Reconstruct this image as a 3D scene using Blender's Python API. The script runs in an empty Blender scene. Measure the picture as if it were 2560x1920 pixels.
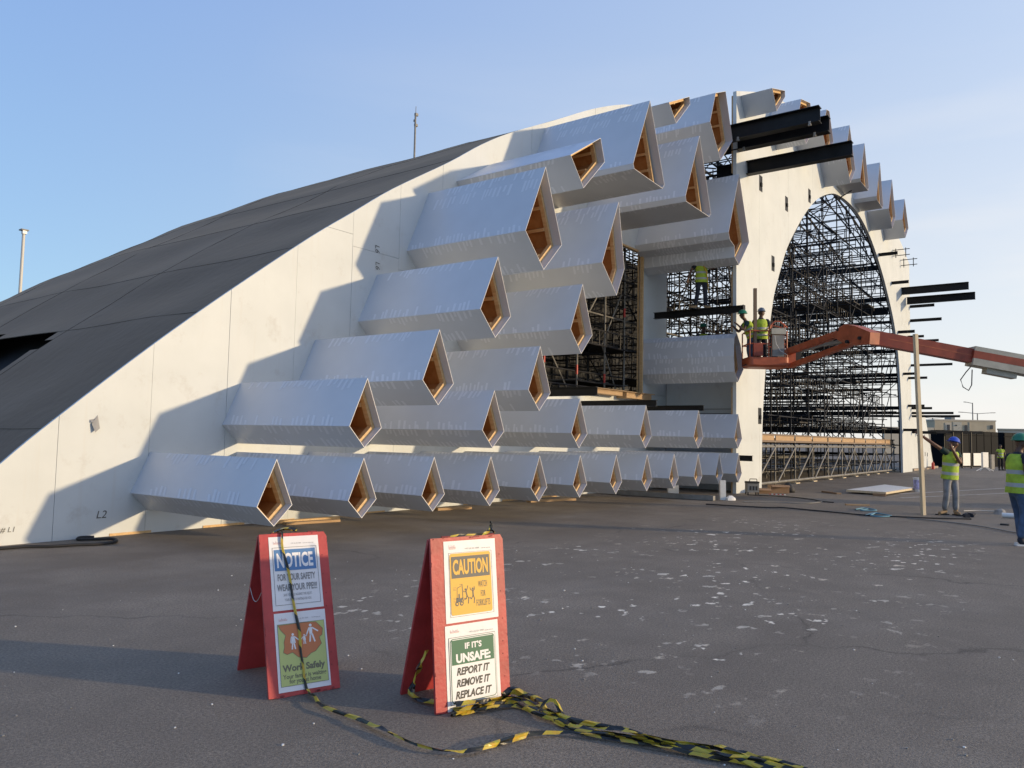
import bpy, bmesh, math, random
from mathutils import Vector, Matrix, noise
C = bpy.context; S = C.scene; COL = S.collection
R = math.radians
random.seed(7)
PI = math.pi

# ------------------------------------------------------------------ camera, sky, sun, exposure
cam = bpy.data.cameras.new('camera'); cam.sensor_width = 36; cam.lens = 27.525; cam.clip_start = .05; cam.clip_end = 3000
camo = bpy.data.objects.new('camera', cam); COL.objects.link(camo)
def cam_axes(pitch=.0679254927, roll=.0201977193, yaw=.933892666):
    cy, sy = math.cos(yaw), math.sin(yaw)
    fwd = Vector((sy*math.cos(pitch), cy*math.cos(pitch), math.sin(pitch)))
    right = Vector((cy, -sy, 0)); up = right.cross(fwd)
    c, s = math.cos(roll), math.sin(roll)
    return c*right + s*up, -s*right + c*up, fwd
_r, _u, _f = cam_axes()
camo.matrix_world = Matrix(((_r.x, _u.x, -_f.x, 0), (_r.y, _u.y, -_f.y, 0), (_r.z, _u.z, -_f.z, 1.55), (0, 0, 0, 1)))
S.camera = camo

SUNV = Vector((1.42, -3.07, .565)).normalized()          # towards the sun
sd = bpy.data.lights.new('sun', 'SUN'); sd.energy = 2.0; sd.angle = R(1.6); sd.color = (1, .76, .46)
so = bpy.data.objects.new('sun', sd); COL.objects.link(so); so.rotation_euler = SUNV.to_track_quat('Z', 'Y').to_euler(); so.location = (20, -40, 30)
S.view_settings.view_transform = 'Standard'; S.view_settings.look = 'None'; S.view_settings.gamma = 1
S.view_settings.exposure = .93

W = bpy.data.worlds.new('World'); S.world = W; W.use_nodes = True
wt = W.node_tree; wn = wt.nodes; wl = wt.links
for n in list(wn): wn.remove(n)
out = wn.new('ShaderNodeOutputWorld'); bg = wn.new('ShaderNodeBackground'); bg.inputs[1].default_value = .15
sky = wn.new('ShaderNodeTexSky'); sky.sky_type = 'NISHITA'; sky.sun_disc = False
sky.sun_elevation = math.asin(SUNV.z); sky.sun_rotation = math.atan2(SUNV.x, SUNV.y)
sky.air_density = 1.0; sky.dust_density = .5; sky.ozone_density = 3.0; sky.altitude = 10
tc = wn.new('ShaderNodeTexCoord')
sep = wn.new('ShaderNodeSeparateXYZ'); wl.new(tc.outputs['Generated'], sep.inputs[0])
def wmath(op, a, b=None, clamp=False):
    n = wn.new('ShaderNodeMath'); n.operation = op; n.use_clamp = clamp
    for i, v in enumerate((a, b)):
        if v is None: continue
        if isinstance(v, (int, float)): n.inputs[i].default_value = v
        else: wl.new(v, n.inputs[i])
    return n.outputs[0]
# thin high cloud and milky haze low on the sunward side
mp = wn.new('ShaderNodeMapping'); mp.inputs['Scale'].default_value = (1.2, 1.2, 6.5); wl.new(tc.outputs['Generated'], mp.inputs[0])
nz = wn.new('ShaderNodeTexNoise'); nz.inputs['Scale'].default_value = 2.3; nz.inputs['Detail'].default_value = 5; nz.inputs['Roughness'].default_value = .5
wl.new(mp.outputs[0], nz.inputs['Vector'])
dt = wn.new('ShaderNodeVectorMath'); dt.operation = 'DOT_PRODUCT'; wl.new(tc.outputs['Generated'], dt.inputs[0]); dt.inputs[1].default_value = (.98, -.2, 0)
side = wmath('MULTIPLY', wmath('SUBTRACT', dt.outputs['Value'], .35), 1.6, True)
low = wmath('SUBTRACT', 1.0, wmath('MULTIPLY', sep.outputs['Z'], 2.1), True)
hz = wmath('MULTIPLY', wmath('MULTIPLY', side, wmath('POWER', low, 1.6)), .95)
cl = wmath('MULTIPLY', wmath('SUBTRACT', nz.outputs['Fac'], .46), 3.2, True)
hzc = wmath('ADD', wmath('MULTIPLY', hz, .72), wmath('MULTIPLY', wmath('MULTIPLY', cl, wmath('POWER', hz, .5)), .6), True)
mx = wn.new('ShaderNodeMix'); mx.data_type = 'RGBA'
def wmix(f, A_, B_):
    m_ = wn.new('ShaderNodeMix'); m_.data_type = 'RGBA'
    for k, v in (('Factor', f), ('A', A_), ('B', B_)):
        if isinstance(v, (int, float)): m_.inputs[k].default_value = v
        elif isinstance(v, tuple): m_.inputs[k].default_value = (*v, 1)
        else: wl.new(v, m_.inputs[k])
    return m_.outputs['Result']
# hazy desert air: blue away from the sun, milky towards it and down at the horizon
elev = wmath('MULTIPLY', wmath('ABSOLUTE', sep.outputs['Z']), 1.7, True)
sunw = wmath('POWER', wmath('MULTIPLY', wmath('SUBTRACT', dt.outputs['Value'], .10), 1.1, True), 1.35)
far_ = wmix(elev, (1.40, 2.05, 2.55), (.97, 1.50, 2.96)); near_ = wmix(elev, (3.10, 3.06, 3.02), (2.25, 2.76, 3.65))
air = wmix(sunw, far_, near_)
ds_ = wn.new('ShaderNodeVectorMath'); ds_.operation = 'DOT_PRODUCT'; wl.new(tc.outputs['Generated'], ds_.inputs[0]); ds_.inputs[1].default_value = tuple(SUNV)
glow = wmath('MULTIPLY', wmath('POWER', wmath('MAXIMUM', ds_.outputs['Value'], 0.0), 4.5), .6, True)   # bright hazy aureole round the sun, added as fill on sun-facing surfaces
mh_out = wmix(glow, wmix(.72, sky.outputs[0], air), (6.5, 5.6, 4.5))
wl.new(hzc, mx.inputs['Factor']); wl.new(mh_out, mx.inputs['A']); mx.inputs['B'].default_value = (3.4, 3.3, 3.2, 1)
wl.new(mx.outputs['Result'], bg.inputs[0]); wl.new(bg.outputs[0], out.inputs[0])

# ------------------------------------------------------------------ materials
def mat(name, col, rough=.6, metal=0, noise_s=None, amt=.15, bump=0, bump_s=60, spec=.5, col2=None, detail=6, sheen=0):
    m = bpy.data.materials.new(name); m.use_nodes = True
    nt = m.node_tree; b = nt.nodes['Principled BSDF']
    b.inputs['Base Color'].default_value = (*col, 1); b.inputs['Roughness'].default_value = rough; b.inputs['Metallic'].default_value = metal
    b.inputs['Specular IOR Level'].default_value = spec
    if sheen: b.inputs['Sheen Tint'].default_value = (1, .82, .64, 1); b.inputs['Sheen Weight'].default_value = sheen; b.inputs['Sheen Roughness'].default_value = .5
    t = nt.nodes.new('ShaderNodeTexCoord')
    if noise_s:
        n = nt.nodes.new('ShaderNodeTexNoise'); n.inputs['Scale'].default_value = noise_s; n.inputs['Detail'].default_value = detail
        nt.links.new(t.outputs['Object'], n.inputs['Vector'])
        r = nt.nodes.new('ShaderNodeValToRGB'); r.color_ramp.elements[0].position = .3; r.color_ramp.elements[1].position = .7
        c2 = col2 or tuple(min(1, c*(1+amt)) for c in col)
        r.color_ramp.elements[0].color = (*[c*(1-amt) for c in col], 1); r.color_ramp.elements[1].color = (*c2, 1)
        nt.links.new(n.outputs['Fac'], r.inputs[0]); nt.links.new(r.outputs[0], b.inputs['Base Color'])
    if bump:
        n = nt.nodes.new('ShaderNodeTexNoise'); n.inputs['Scale'].default_value = bump_s; n.inputs['Detail'].default_value = 4
        nt.links.new(t.outputs['Object'], n.inputs['Vector'])
        bp = nt.nodes.new('ShaderNodeBump'); bp.inputs['Strength'].default_value = bump; bp.inputs['Distance'].default_value = .02
        nt.links.new(n.outputs['Fac'], bp.inputs['Height']); nt.links.new(bp.outputs[0], b.inputs['Normal'])
    return m
def wood(name, c1, c2, scale=(14, 1.2, 14), rough=.6):
    m = bpy.data.materials.new(name); m.use_nodes = True; nt = m.node_tree; b = nt.nodes['Principled BSDF']; b.inputs['Roughness'].default_value = rough
    b.inputs['Specular IOR Level'].default_value = .25
    t = nt.nodes.new('ShaderNodeTexCoord'); mp = nt.nodes.new('ShaderNodeMapping'); mp.inputs['Scale'].default_value = scale
    n = nt.nodes.new('ShaderNodeTexNoise'); n.inputs['Scale'].default_value = 1.6; n.inputs['Detail'].default_value = 5; n.inputs['Distortion'].default_value = .6
    r = nt.nodes.new('ShaderNodeValToRGB'); r.color_ramp.elements[0].position = .32; r.color_ramp.elements[1].position = .7
    r.color_ramp.elements[0].color = (*c1, 1); r.color_ramp.elements[1].color = (*c2, 1)
    nt.links.new(t.outputs['Object'], mp.inputs[0]); nt.links.new(mp.outputs[0], n.inputs['Vector']); nt.links.new(n.outputs['Fac'], r.inputs[0]); nt.links.new(r.outputs[0], b.inputs['Base Color'])
    return m
M = {}
def white_wall():
    m = bpy.data.materials.new('white painted board'); m.use_nodes = True; nt = m.node_tree; b = nt.nodes['Principled BSDF']; b.inputs['Roughness'].default_value = .55
    b.inputs['Specular IOR Level'].default_value = .3
    L = nt.links; t = nt.nodes.new('ShaderNodeTexCoord')
    def nse(sc, det, mapping=None, rough=.55):
        n = nt.nodes.new('ShaderNodeTexNoise'); n.inputs['Scale'].default_value = sc; n.inputs['Detail'].default_value = det; n.inputs['Roughness'].default_value = rough
        if mapping:
            mp = nt.nodes.new('ShaderNodeMapping'); mp.inputs['Scale'].default_value = mapping; L.new(t.outputs['Object'], mp.inputs[0]); L.new(mp.outputs[0], n.inputs['Vector'])
        else: L.new(t.outputs['Object'], n.inputs['Vector'])
        return n.outputs['Fac']
    def ramp(v, p0, p1, c0, c1):
        r = nt.nodes.new('ShaderNodeValToRGB'); r.color_ramp.elements[0].position = p0; r.color_ramp.elements[1].position = p1
        r.color_ramp.elements[0].color = (*c0, 1); r.color_ramp.elements[1].color = (*c1, 1); L.new(v, r.inputs[0]); return r.outputs[0]
    base = ramp(nse(.9, 6), .3, .72, (.53, .565, .575), (.60, .635, .645))
    scuff = ramp(nse(1.6, 9, (1, 1, 1), .74), .56, .70, (0, 0, 0), (1, 1, 1))
    drip = ramp(nse(1.5, 5, (6, 1, .35)), .58, .8, (0, 0, 0), (1, 1, 1))
    def mix(f, a, bcol, k):
        x = nt.nodes.new('ShaderNodeMix'); x.data_type = 'RGBA'
        q = nt.nodes.new('ShaderNodeMath'); q.operation = 'MULTIPLY'; L.new(f, q.inputs[0]); q.inputs[1].default_value = k
        L.new(q.outputs[0], x.inputs['Factor']); L.new(a, x.inputs['A']); x.inputs['B'].default_value = (*bcol, 1); return x.outputs['Result']
    c = mix(scuff, base, (.42, .41, .39), .5); c = mix(drip, c, (.52, .49, .44), .30)
    L.new(c, b.inputs['Base Color'])
    return m
M['wall'] = white_wall()
M['wallback'] = mat('raw board back', (.42, .36, .27), .8)
M['seal'] = mat('dark joint', (.10, .10, .10), .8)
def shell_mat():
    m = mat('grey laminate', (.555, .58, .62), .36, noise_s=1.1, amt=.05, spec=.5)
    return m
M['shell'] = shell_mat()
M['lip'] = mat('cut laminate edge', (.64, .63, .62), .6)
M['tape'] = mat('tape residue', (.68, .70, .745), .75)
M['pine'] = wood('pine timber', (.56, .36, .17), (.70, .49, .26))
M['ply'] = wood('plywood lining', (.34, .155, .055), (.45, .235, .09), (3, 3, 3))
M['plypale'] = wood('pale plywood', (.36, .23, .12), (.47, .32, .18), (1.5, 6, 8))
M['steel'] = mat('black painted steel', (.010, .0105, .012), .5, noise_s=2, amt=.5, spec=.22)
M['fabric'] = mat('black roof fabric', (.044, .039, .034), .9, noise_s=.5, amt=.3, bump=.5, bump_s=4, spec=.10, sheen=.38)
M['scaf'] = mat('dark scaffold tube', (.020, .020, .022), .6, 0, noise_s=3, amt=.5, spec=.3)
M['galv'] = mat('galvanised tube', (.19, .18, .16), .55, .1, noise_s=4, amt=.25)
M['deckdark'] = mat('dark deck board', (.03, .028, .026), .8)
M['curtain'] = mat('black backdrop cloth', (.028, .03, .034), .85, noise_s=.8, amt=.3)
M['orange'] = mat('faded orange paint', (.38, .088, .036), .5, noise_s=5, amt=.22)
M['orange2'] = mat('dark red paint', (.27, .046, .022), .5, noise_s=4, amt=.2)
M['cream'] = mat('cream paint', (.42, .40, .33), .5, noise_s=4, amt=.15)
M['greybox'] = mat('grey plastic', (.22, .215, .20), .6, noise_s=5, amt=.2)
M['rubber'] = mat('black rubber', (.016, .016, .017), .7)
M['red'] = mat('red painted board', (.42, .045, .045), .5, noise_s=7, amt=.2, bump=.1, bump_s=40)
M['reddark'] = mat('chipped red edge', (.20, .03, .03), .7, noise_s=30, amt=.5)
M['paper'] = mat('white paper', (.76, .76, .77), .5, noise_s=5, amt=.035, bump=.25, bump_s=9)
def ink(n, c): M[n] = mat(n, c, .55)
ink('ink black', (.035, .035, .035)); ink('ink grey', (.25, .25, .25)); ink('ink blue', (.075, .20, .42)); ink('ink yellow', (.72, .42, .055)); ink('ink green', (.03, .14, .075)); ink('ink white', (.78, .78, .78)); ink('ink lime', (.50, .56, .20)); ink('ink orange', (.55, .19, .075)); ink('ink pink', (.66, .40, .38)); ink('ink char', (.10, .10, .095)); ink('ink olive', (.16, .16, .10))
def tape_mat():
    m = mat('striped tape film', (.6, .45, .05), .33); nt = m.node_tree; b = nt.nodes['Principled BSDF']
    at = nt.nodes.new('ShaderNodeAttribute'); at.attribute_name = 'stripe'
    f = nt.nodes.new('ShaderNodeMath'); f.operation = 'FRACT'; nt.links.new(at.outputs['Fac'], f.inputs[0])
    r = nt.nodes.new('ShaderNodeValToRGB'); r.color_ramp.interpolation = 'CONSTANT'; r.color_ramp.elements[0].color = (.70, .50, .05, 1); r.color_ramp.elements[1].position = .48; r.color_ramp.elements[1].color = (.020, .022, .018, 1)
    nt.links.new(f.outputs[0], r.inputs[0])
    n = nt.nodes.new('ShaderNodeTexNoise'); n.inputs['Scale'].default_value = 40; x = nt.nodes.new('ShaderNodeMix'); x.data_type = 'RGBA'; x.blend_type = 'MULTIPLY'; x.inputs['Factor'].default_value = .5
    nt.links.new(r.outputs[0], x.inputs['A']); nt.links.new(n.outputs['Color'], x.inputs['B']); nt.links.new(x.outputs['Result'], b.inputs['Base Color'])
    return m
M['tfilm'] = tape_mat()
M['skin'] = mat('brown skin', (.16, .075, .042), .55); M['skin2'] = mat('dark skin', (.10, .048, .03), .55)
M['hiviz'] = mat('hi vis lime fabric', (.36, .49, .04), .75, noise_s=9, amt=.25, bump=.6, bump_s=14)
M['refl'] = mat('reflective stripe', (.36, .38, .38), .4)
M['navy'] = mat('navy cotton', (.018, .022, .035), .85, noise_s=9, amt=.3); M['dkgreen'] = mat('dark green cotton', (.008, .035, .034), .85, noise_s=9, amt=.3)
M['jeans'] = mat('blue denim', (.055, .095, .17), .85, noise_s=7, amt=.45, bump=.4, bump_s=16); M['greyjean'] = mat('grey denim', (.21, .215, .225), .85, noise_s=7, amt=.3, bump=.4, bump_s=16)
M['black'] = mat('black cloth', (.014, .014, .016), .85); M['tan'] = mat('tan suede', (.30, .20, .105), .85, noise_s=9, amt=.2)
M['hblue'] = mat('blue hard hat', (.025, .075, .46), .3); M['hgreen'] = mat('green hard hat', (.012, .16, .085), .3); M['hgrey'] = mat('grey hard hat', (.12, .15, .20), .3)
M['whitep'] = mat('white plastic', (.72, .72, .70), .4, noise_s=8, amt=.08)
M['beige'] = mat('beige render', (.47, .40, .28), .9, noise_s=1, amt=.08); M['beige2'] = mat('pale render', (.52, .46, .36), .9)
M['win'] = mat('window opening', (.05, .05, .055), .3)
M['glass'] = mat('black glazing', (.010, .011, .013), .5, spec=.03)
M['card'] = mat('brown cardboard', (.30, .185, .105), .85, noise_s=6, amt=.15)
M['pole'] = mat('pale pole', (.50, .49, .46), .5)
M['bluecord'] = mat('blue rope', (.12, .26, .34), .8)
M['concrete'] = mat('rough concrete', (.36, .29, .22), .9, noise_s=6, amt=.3)
M['redw'] = mat('red band', (.5, .05, .04), .5)
M['timber'] = wood('timber batten', (.50, .41, .27), (.66, .57, .41), (20, 20, 1.5))
M['brown'] = mat('brown steel tube', (.17, .115, .075), .6)
M['eye'] = mat('eye', (.02, .015, .012), .3)
def asphalt():
    m = bpy.data.materials.new('worn asphalt'); m.use_nodes = True; nt = m.node_tree; b = nt.nodes['Principled BSDF']; b.inputs['Roughness'].default_value = .82
    b.inputs['Specular IOR Level'].default_value = .35
    L = nt.links; t = nt.nodes.new('ShaderNodeTexCoord'); P = t.outputs['Object']
    def nse(sc, det=4, ro=.55, mp=None, dist=0):
        n = nt.nodes.new('ShaderNodeTexNoise'); n.inputs['Scale'].default_value = sc; n.inputs['Detail'].default_value = det; n.inputs['Roughness'].default_value = ro; n.inputs['Distortion'].default_value = dist
        if mp:
            q = nt.nodes.new('ShaderNodeMapping'); q.inputs['Scale'].default_value = mp[0]; q.inputs['Rotation'].default_value = mp[1]; L.new(P, q.inputs[0]); L.new(q.outputs[0], n.inputs['Vector'])
        else: L.new(P, n.inputs['Vector'])
        return n.outputs['Fac']
    def ramp(v, p0, p1, c0=(0, 0, 0), c1=(1, 1, 1)):
        r = nt.nodes.new('ShaderNodeValToRGB'); r.color_ramp.elements[0].position = p0; r.color_ramp.elements[1].position = p1
        r.color_ramp.elements[0].color = (*c0, 1); r.color_ramp.elements[1].color = (*c1, 1); L.new(v, r.inputs[0]); return r.outputs[0]
    def mul(a, b_):
        q = nt.nodes.new('ShaderNodeMath'); q.operation = 'MULTIPLY'; q.use_clamp = True
        for i, v in enumerate((a, b_)):
            if isinstance(v, (int, float)): q.inputs[i].default_value = v
            else: L.new(v, q.inputs[i])
        return q.outputs[0]
    def mix(f, a, c):
        x = nt.nodes.new('ShaderNodeMix'); x.data_type = 'RGBA'; L.new(f, x.inputs['Factor'])
        if isinstance(a, tuple): x.inputs['A'].default_value = (*a, 1)
        else: L.new(a, x.inputs['A'])
        if isinstance(c, tuple): x.inputs['B'].default_value = (*c, 1)
        else: L.new(c, x.inputs['B'])
        return x.outputs['Result']
    base = ramp(nse(.35, 6), .3, .7, (.245, .208, .163), (.350, .300, .238))
    grain = ramp(nse(55, 4, .75), .36, .62)
    c = mix(mul(grain, .8), base, (.105, .090, .072))
    grain2 = ramp(nse(130, 2, .6), .63, .72)
    c = mix(mul(grain2, .55), c, (.33, .32, .31))
    track = ramp(nse(1.0, 5, .55, ((.12, 1.3, 1), (0, 0, .15))), .50, .72)
    c = mix(mul(track, .40), c, (.155, .132, .108))
    dusty = ramp(nse(.6, 7, .62, ((.5, 1.0, 1), (0, 0, .3))), .52, .76)
    c = mix(mul(dusty, .42), c, (.26, .235, .20))
    # brown dusty strip under the facade
    sx = nt.nodes.new('ShaderNodeSeparateXYZ'); L.new(P, sx.inputs[0])
    def rng(v, a, b_, lo, hi):
        q = nt.nodes.new('ShaderNodeMapRange'); q.interpolation_type = 'SMOOTHSTEP'; L.new(v, q.inputs['Value'])
        q.inputs['From Min'].default_value = a; q.inputs['From Max'].default_value = b_; q.inputs['To Min'].default_value = lo; q.inputs['To Max'].default_value = hi; return q.outputs[0]
    brown = mul(rng(sx.outputs['Y'], 4.5, 8.5, 0, 1), ramp(nse(.8, 6), .35, .6))
    c = mix(mul(brown, .55), c, (.115, .090, .066))
    # white spilt plaster splashes, thickest on the open ground to the right of the signs
    reg = mul(mul(rng(sx.outputs['X'], 4.0, 5.6, 0, 1), rng(sx.outputs['X'], 12.5, 18, 1, 0)), mul(rng(sx.outputs['Y'], .7, 2.2, 0, 1), rng(sx.outputs['Y'], 5.2, 7.0, 1, 0)))
    clus = ramp(nse(.75, 5), .46, .60)
    sp = ramp(nse(5.0, 3, .55, ((1, 1.3, 1), (0, 0, .5)), .15), .612, .655)
    sp2 = ramp(nse(2.2, 5, .6, ((1, 1.4, 1), (0, 0, .5)), .15), .655, .72)
    spl = mul(reg, mul(clus, sp)); spl2 = mul(reg, sp2)
    sp3 = ramp(nse(19, 3, .6), .71, .74)
    patch = ramp(nse(1.7, 8, .68, None, .5), .42, .62)
    c = mix(mul(patch, .34), c, (.135, .113, .090))
    vo = nt.nodes.new('ShaderNodeTexVoronoi'); vo.feature = 'DISTANCE_TO_EDGE'; vo.inputs['Scale'].default_value = .42; q_ = nt.nodes.new('ShaderNodeMix'); q_.data_type = 'VECTOR'
    nn = nt.nodes.new('ShaderNodeTexNoise'); nn.inputs['Scale'].default_value = 1.3; nn.inputs['Detail'].default_value = 6; L.new(P, nn.inputs['Vector'])
    q_.inputs['Factor'].default_value = .45; L.new(P, q_.inputs['A']); L.new(nn.outputs['Color'], q_.inputs['B']); L.new(q_.outputs['Result'], vo.inputs['Vector'])
    crack = ramp(vo.outputs['Distance'], .0, .006, (1, 1, 1), (0, 0, 0))
    c = mix(mul(crack, mul(ramp(nse(.5, 3), .45, .6), .6)), c, (.05, .043, .038))
    c = mix(mul(mul(sp3, rng(sx.outputs['X'], 2, 6, .25, .9)), .8), c, (.46, .44, .40))
    c = mix(spl, c, (.95, .87, .72)); c = mix(mul(spl2, .9), c, (.88, .77, .60))
    L.new(c, b.inputs['Base Color'])
    bp = nt.nodes.new('ShaderNodeBump'); bp.inputs['Strength'].default_value = .8; bp.inputs['Distance'].default_value = .012
    L.new(nse(95, 4, .7), bp.inputs['Height']); L.new(bp.outputs[0], b.inputs['Normal'])
    return m
M['asphalt'] = asphalt()

# ------------------------------------------------------------------ mesh helpers
class MB:
    def __init__(s): s.v = []; s.f = []; s.m = []
    def face(s, pts, mi=0):
        n = len(s.v); s.v += [Vector(p) for p in pts]; s.f.append(tuple(range(n, n+len(pts)))); s.m.append(mi); return s
    def box(s, a, b, mi=0):
        return s.obox(Vector(a), Vector((b[0]-a[0], 0, 0)), Vector((0, b[1]-a[1], 0)), Vector((0, 0, b[2]-a[2])), mi)
    def obox(s, o, x, y, z, mi=0):
        n = len(s.v); o = Vector(o)
        s.v += [o, o+x, o+x+y, o+y, o+z, o+x+z, o+x+y+z, o+y+z]
        for q in ((0, 3, 2, 1), (4, 5, 6, 7), (0, 1, 5, 4), (1, 2, 6, 5), (2, 3, 7, 6), (3, 0, 4, 7)): s.f.append(tuple(n+i for i in q)); s.m.append(mi)
        return s
    def bar(s, p, q, w, h, mi=0, up=(0, 0, 1)):
        p, q = Vector(p), Vector(q); d = q-p; x = d.cross(Vector(up))
        if x.length < 1e-5: x = d.cross(Vector((1, 0, 0)))
        x.normalize(); z = x.cross(d).normalized()
        return s.obox(p-x*w/2-z*h/2, x*w, d, z*h, mi)
    def tube(s, p, q, r, n=6, mi=0, r2=None, cap=True):
        p, q = Vector(p), Vector(q); d = q-p; x = d.cross(Vector((0, 0, 1)))
        if x.length < 1e-5: x = Vector((1, 0, 0))
        x.normalize(); y = d.normalized().cross(x); b = len(s.v); r2 = r if r2 is None else r2
        for k in range(n):
            a = 2*PI*k/n; e = x*math.cos(a)+y*math.sin(a); s.v += [p+e*r, q+e*r2]
        for k in range(n):
            i, j = b+2*k, b+2*((k+1) % n); s.f.append((i, i+1, j+1, j)); s.m.append(mi)
        if cap:
            s.f.append(tuple(b+2*k for k in range(n))); s.f.append(tuple(b+2*k+1 for k in reversed(range(n)))); s.m += [mi, mi]
        return s
    def path(s, pts, r, n=6, mi=0):
        pts = [Vector(p) for p in pts]; b = len(s.v)
        for i, p in enumerate(pts):
            d = (pts[min(i+1, len(pts)-1)]-pts[max(i-1, 0)]).normalized(); x = d.cross(Vector((0, 0, 1)))
            if x.length < 1e-4: x = Vector((1, 0, 0))
            x.normalize(); y = d.cross(x)
            for k in range(n):
                a = 2*PI*k/n; s.v.append(p+(x*math.cos(a)+y*math.sin(a))*r)
        for i in range(len(pts)-1):
            for k in range(n):
                s.f.append((b+i*n+k, b+i*n+(k+1) % n, b+(i+1)*n+(k+1) % n, b+(i+1)*n+k)); s.m.append(mi)
        return s
    def loft(s, rings, mi=0, mis=None, cap=True):
        b = len(s.v); n = len(rings[0])
        for r in rings: s.v += [Vector(p) for p in r]
        for i in range(len(rings)-1):
            for k in range(n):
                s.f.append((b+i*n+k, b+i*n+(k+1) % n, b+(i+1)*n+(k+1) % n, b+(i+1)*n+k)); s.m.append(mis[i] if mis else mi)
        if cap:
            s.f.append(tuple(b+k for k in reversed(range(n)))); s.f.append(tuple(b+(len(rings)-1)*n+k for k in range(n))); s.m += [mis[0] if mis else mi, mis[-1] if mis else mi]
        return s
    def prism(s, poly, y0, y1, mi=0):     # polygon in XZ, extruded along Y
        b = len(s.v); n = len(poly)
        s.v += [Vector((x, y0, z)) for x, z in poly]+[Vector((x, y1, z)) for x, z in poly]
        for k in range(n): s.f.append((b+k, b+(k+1) % n, b+n+(k+1) % n, b+n+k)); s.m.append(mi)
        s.f.append(tuple(b+k for k in reversed(range(n)))); s.f.append(tuple(b+n+k for k in range(n))); s.m += [mi, mi]
        return s
    def build(s, name, mats, parent=None, smooth=False, fix=True):
        mats = mats if isinstance(mats, (list, tuple)) else [mats]
        o0 = parent['_o'] if parent is not None and '_o' in parent else (0, 0, 0)
        o0 = Vector(o0)
        me = bpy.data.meshes.new(name); me.from_pydata([v-o0 for v in s.v], [], s.f)
        for m in mats: me.materials.append(m)
        me.polygons.foreach_set('material_index', s.m)
        if fix:
            bm = bmesh.new(); bm.from_mesh(me); bmesh.ops.recalc_face_normals(bm, faces=bm.faces); bm.to_mesh(me); bm.free()
        if smooth: me.polygons.foreach_set('use_smooth', [True]*len(me.polygons))
        me.update()
        o = bpy.data.objects.new(name, me); COL.objects.link(o)
        if parent is not None: o.parent = parent; o['_o'] = tuple(o0)
        return o
def tag(o, label=None, cat=None, group=None, kind=None):
    if label: o['label'] = label
    if cat: o['category'] = cat
    if group: o['group'] = group
    if kind: o['kind'] = kind
    return o
def thing(name, label, cat, loc, group=None):
    o = bpy.data.objects.new(name, None); COL.objects.link(o); o.location = loc; o['_o'] = tuple(loc); o.empty_display_size = .2
    return tag(o, label, cat, group)
def solo(mb, name, mats, loc, label, cat, group=None, smooth=False, kind=None):   # a one-mesh thing with its origin at its base
    for i, v in enumerate(mb.v): mb.v[i] = v-Vector(loc)
    o = mb.build(name, mats, None, smooth); o.location = loc
    return tag(o, label, cat, group, kind)
def clip(poly, axis, val, keep_less):
    out = []
    for i in range(len(poly)):
        a, b = poly[i], poly[(i+1) % len(poly)]
        ia = (a[axis] <= val) == keep_less or a[axis] == val; ib = (b[axis] <= val) == keep_less or b[axis] == val
        if ia: out.append(a)
        if ia != ib:
            t = (val-a[axis])/(b[axis]-a[axis]); out.append((a[0]+t*(b[0]-a[0]), a[1]+t*(b[1]-a[1])))
    return out
def inset(poly, d):
    n = len(poly); area = sum(poly[i][0]*poly[(i+1) % n][1]-poly[(i+1) % n][0]*poly[i][1] for i in range(n))
    sg = 1 if area > 0 else -1; L = []
    for i in range(n):
        a, b = Vector(poly[i]), Vector(poly[(i+1) % n]); t = (b-a).normalized(); nn = Vector((-t.y, t.x))*sg; L.append((a+nn*d, t))
    out = []
    for i in range(n):
        p, t = L[i-1]; q, u = L[i]; cr = t.x*u.y-t.y*u.x
        k = ((q-p).x*u.y-(q-p).y*u.x)/cr; r = p+t*k; out.append((r.x, r.y))
    return out
def interp(pts, x):
    for (a, b), (c, d) in zip(pts, pts[1:]):
        if a <= x <= c: return b+(d-b)*(x-a)/(c-a)
    return pts[0][1] if x < pts[0][0] else pts[-1][1]

def smooth(pts, n=4):
    out = []
    for i in range(len(pts)-1):
        p0, p1, p2, p3 = [Vector(pts[max(0, min(len(pts)-1, i+k))]) for k in (-1, 0, 1, 2)]
        for k in range(n):
            t = k/n; q = .5*((2*p1)+(p2-p0)*t+(2*p0-5*p1+4*p2-p3)*t*t+(3*p1-p0-3*p2+p3)*t**3); out.append((q.x, q.y))
    return out+[tuple(pts[-1])]
# ------------------------------------------------------------------ ground
g = MB()
g.face([(-300, -300, 0), (1500, -300, 0), (1500, 1500, 0), (-300, 1500, 0)])
go = g.build('ground', M['asphalt']); tag(go, kind='structure')
g = MB()
for (x0, y0, x1, y1, w) in ((27.5, 4.95, 40, 1.2, .16), (25.5, 4.55, 36, .6, .14)):
    a, b = Vector((x0, y0, .004)), Vector((x1, y1, .004)); n = Vector((-(b-a).y, (b-a).x, 0)).normalized()*w/2
    g.face([a-n, b-n, b+n, a+n])
go = g.build('ground_marking', mat('worn white paint', (.34, .33, .31), .8, noise_s=5, amt=.35)); tag(go, kind='structure')

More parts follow.
